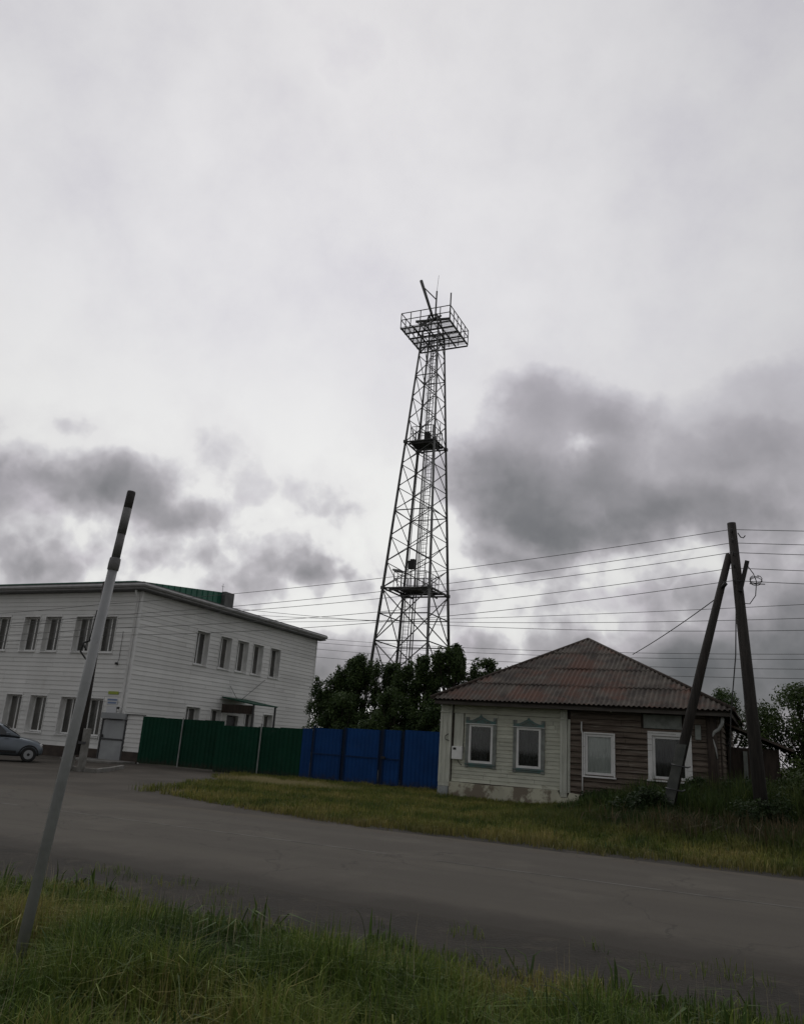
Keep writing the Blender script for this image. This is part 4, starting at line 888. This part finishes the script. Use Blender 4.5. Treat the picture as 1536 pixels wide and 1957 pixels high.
tree(-13.1, 28.6, 3.5, 1.4, 'shrubby low tree behind the wicket', seed=8, n=9000, tin=DK, ncl=60, twigs=4)
tree(-11.4, 28.4, 3.1, 1.1, 'leafy bushy tree behind the blue side panel against the house', seed=15, n=8000, tin=DK, ncl=50, twigs=4)
tree(-10.1, 34.2, 5.0, 1.5, 'tree showing just over the left slope of the house roof', seed=6, n=8000, tin=DK)
tree(1.3, 29.3, 4.2, 2.5, 'green tree beyond the lean-to right of the house', seed=9, z0=.1, ncl=110, n=17000, tin=((.022, .045, .010), (.06, .09, .022)))
tree(4.6, 33, 4.9, 2.6, 'larger green tree farther right behind the A-frame pole', seed=10, n=12000, tin=((.022, .045, .010), (.055, .085, .022)))
tree(-1.6, 37, 4.6, 2.0, 'small tree in the back yard behind the house', seed=12, n=8000, tin=DK)
def bush(r, s, h, wr, label, seed, n=5000, size=.05, tin=((.014, .030, .010), (.036, .060, .018)), group=None):
    t = thing('bush', r, s, 0, label, 'bush', group); rr = random.Random(seed); cl = []
    for i in range(26):
        an = rr.uniform(0, 6.283); q = rr.uniform(0, .9)*wr; cl.append((q*math.cos(an), q*math.sin(an)*.7, h*rr.uniform(.12, .88)*(1-.35*q/wr), rr.uniform(.12, .24)*h))
    b = MB()
    for c in cl[::2]: b.tube([(c[0]*.2, c[1]*.2, 0), (c[0]*.8, c[1]*.8, c[2]*.7), (c[0], c[1], c[2]+.1)], [.014, .010, .005], 4, False)
    b.build('stems', m_bark, t); leaves('foliage', cl, n, size, t, tin, seed+50); return t
bush(-1.75, 23.6, 1.15, 1.0, 'dark bush at the foot of the leaning strut before the wide window', 21)
bush(-.4, 23.4, 1.35, .95, 'dark bush between the two legs of the A-frame pole', 22)
bush(-3.5, 24.1, .75, .8, 'low weedy bush below the plank wall between the windows', 23, 3500, .045, ((.022, .036, .011), (.05, .062, .022)))
bush(-2.75, 24.3, 1.15, .75, 'dark leafy bush under the sill of the wide window', 28, 4500)
bush(-4.4, 24.35, .72, .7, 'low dark bush under the narrow window with the pale curtain', 29, 3500)
bush(1.0, 23.2, 1.7, 1.1, 'broad bush right of the A-frame pole', 24, tin=((.02, .04, .01), (.055, .085, .02)))
bush(.6, 25.6, 2.0, .9, 'bright green bush against the lean-to', 25, tin=((.03, .055, .01), (.07, .10, .022)))
bush(-2.7, 20.7, 1.0, .75, 'dark clump of nettles round the concrete stub of the strut', 26, 6000, .045)
bush(-.1, 20.6, 1.05, .8, 'dark weedy bush in front of the right pole foot', 30, 6000, .045)
bush(2.6, 21.5, 1.3, 1.2, 'wide bush on the verge at the right edge', 27)

# tall nettles and rough weeds along the plank wall and round the pole feet
n = 16000; a = np.stack([rg.uniform(-5.4, 5.5, n), rg.uniform(20.4, 24.75, n)], 1); k_ = np.clip((a[:, 0]+5.6)/2.2, .15, 1); a = a[(vnoise(a, 1.3, 7.5) > -.28)]
k_ = np.clip((a[:, 0]+5.6)/2.6, .15, 1)*np.clip((a[:, 1]-19.6)/2, .3, 1)
grass('tall_weeds', a, k_*(.78+.5*vnoise(a, .9, 3.3)+rg.uniform(0, .42, len(a)))+.12, .034, tints(a, 61, [(.020, .042, .010), (.038, .066, .016), (.062, .088, .022), (.09, .10, .035)], 1.3), 62, 'tall rough green weeds along the plank wall and pole feet', cat='weeds', lean=.6)
# broad low leaves mixed into both verges
n = 9000; a = np.concatenate([np.stack([rg.uniform(-14, 4, n//2), rg.uniform(14.9, 24.5, n//2)], 1), np.stack([rg.uniform(-9, 3, n//2), rg.uniform(2.4, 6.5, n//2)], 1)]); a = a[(vnoise(a, 1.6, 1.1) > .12) & ((a[:, 1] < 12) | in_far(a))]
ha = np.where(a[:, 1] > 12, rg.uniform(.08, .22, len(a)), rg.uniform(.12, .30, len(a)))
grass('broad_leaf_weeds', a, ha, .022, tints(a, 71, [(.030, .058, .014), (.06, .10, .024), (.10, .14, .04)], 1.5), 72, 'broad leaved weeds scattered through the grass verges', cat='weeds', lean=1.0)
# brown dock stems and long weeds on the right verge
n = 2600; a = np.stack([rg.normal(-1.0, 1.1, n), rg.normal(19.4, .9, n)], 1); a = a[(a[:, 1] > 17.2) & (a[:, 1] < 22) & (vnoise(a, 1.1, 2.5) > -.1)]
grass('weeds', a, rg.uniform(.35, .8, len(a)), .018, tints(a, 55, [(.05, .045, .02), (.085, .065, .032), (.12, .09, .05)], .8), 56, 'tall brownish weeds on the verge before the A-frame pole', cat='weeds', lean=.7)
# long arching blades that stand out against the road in front
def arch(r, s, h, dr_, label, w_=.010):
    b = MB(); pts = []; L = []
    for i in range(9):
        t = i/8; pts.append((dr_*t**1.8, 0.02*t, h*math.sin(t*1.75)/math.sin(1.57)))
    vs = []; fs = []
    for i, p in enumerate(pts):
        ww = w_*(1-.8*(i/8)); vs += [(p[0], p[1]-ww, p[2]), (p[0], p[1]+ww*.2, p[2]+ww*.9), (p[0], p[1]+ww, p[2])]
    for i in range(8): fs += [(3*i, 3*i+1, 3*i+4, 3*i+3), (3*i+1, 3*i+2, 3*i+5, 3*i+4)]
    b.add(vs, fs); o = b.build('grass_blade', mat('dark_blade', (.03, .04, .016), .7)); o.location = W(r, s, 0); o.rotation_euler = (0, 0, RZ)
    return tag(o, label, 'grass blade')
arch(-2.45, 5.2, .50, -.16, 'long dark arching grass blade standing against the road')
arch(-1.62, 5.35, .36, -.28, 'dark bent grass blade right of the tall arching one')
arch(-.95, 4.9, .34, -.30, 'dark bent grass blade low over the dirt shoulder')

# ================================================================== parked car
def loft(stations, m, name, parent, nseg=20, e=.35):
    """stations (x, halfwidth_bottom, halfwidth_top, z0, z1)"""
    b = MB(); vs = []; fs = []
    for (x, wb2, wt, z0, z1) in stations:
        for k in range(nseg):
            t = 2*math.pi*(k+.5)/nseg; cy = math.copysign(abs(math.cos(t))**e, math.cos(t)); cz = math.copysign(abs(math.sin(t))**e, math.sin(t))
            u = (cz+1)/2; hw = wb2+(wt-wb2)*u; vs.append((x, cy*hw, z0+(z1-z0)*u))
    for i in range(len(stations)-1):
        for k in range(nseg): fs.append((i*nseg+k, i*nseg+(k+1) % nseg, (i+1)*nseg+(k+1) % nseg, (i+1)*nseg+k))
    fs += [tuple(reversed(range(nseg))), tuple(range((len(stations)-1)*nseg, len(stations)*nseg))]
    b.add(vs, fs, True); return b.build(name, m, parent)
car = thing('parked_car', -26.75, 22.7, 0, 'silver grey hatchback parked at the left before the white building', 'car'); car.rotation_euler = (0, 0, rad(24)); car.location = (-14.45, 30.5, 0); car.scale = (.92, .92, .92)
st = [(-2.0, .70, .66, .34, .80), (-1.92, .80, .76, .26, .94), (-1.5, .83, .78, .22, .98), (-.5, .84, .79, .20, .97), (.5, .84, .79, .20, .96), (.85, .83, .76, .20, .95), (1.25, .82, .70, .21, .88), (1.58, .80, .66, .23, .80), (1.76, .74, .60, .27, .68), (1.82, .62, .50, .33, .56)]
loft(st, m_car, 'body', car)
cab = [(-1.9, .72, .62, .93, 1.0), (-1.55, .74, .60, .93, 1.38), (-1.0, .75, .60, .93, 1.48), (-.3, .75, .60, .93, 1.50), (.15, .75, .60, .93, 1.42), (.55, .74, .62, .93, 1.18), (.90, .72, .66, .92, .97)]
loft(cab, m_car, 'cabin', car)
b = MB()
for sg in (-1, 1):
    for (a, c, d, e_) in ((-1.35, -.42, -1.1, -.42), (-.36, .52, -.36, .10)):
        ys = lambda z: sg*(.752-.15*(z-.93)/.57+.012)
        b.add([(a, ys(1.0), 1.0), (c, ys(1.0), 1.0), (e_, ys(1.36), 1.36), (d, ys(1.36), 1.36)], [(0, 1, 2, 3)])
b.build('side_window', m_carg, car)
b = MB(); b.add([(.93, -.62, 1.0), (.93, .62, 1.0), (.24, .54, 1.42), (.24, -.54, 1.42)], [(0, 1, 2, 3)]); b.build('windscreen', m_carg, car)
for sx in (-1.25, 1.32):
    for sy in (-1, 1):
        b = MB(); b.tube([(sx, sy*.64, .29), (sx, sy*.655, .29), (sx, sy*.80, .29), (sx, sy*.835, .29)], [.24, .29, .29, .25], 20); wh = b.build('wheel', m_tyre, car)
        b = MB(); b.tube([(sx, sy*.80, .29), (sx, sy*.843, .29)], [.19, .175], 16); b.build('rim', m_rim, wh)
        b = MB(); b.tube([(sx, sy*.842, .29), (sx, sy*.852, .29)], [.06, .05], 8); b.build('hub', m_tyre, wh)
    for sy in (-1, 1):
        b = MB(); b.tube([(sx+.345*math.cos(t), sy*.832, .29+.345*math.sin(t)) for t in np.linspace(-.1, math.pi+.1, 12)], .028, 6); b.build('wheel_arch', m_tyre, car)
for sy in (-1, 1):
    b = MB(); b.bbox(1.66, sy*.42, .56, 1.785, sy*.64, .70, .03); b.build('headlight', m_lamp, car)
b = MB(); b.bbox(1.76, -.45, .33, 1.845, .45, .45, .02); b.build('grille', m_black, car)
b = MB(); b.box(-1.0, -.86, .34, .85, -.842, .42); b.build('side_strip', m_tyre, car)
for sy in (-1, 1):
    b = MB(); b.bbox(.38, sy*.78, .98, .52, sy*.93, 1.10, .02); b.build('mirror', m_car, car)
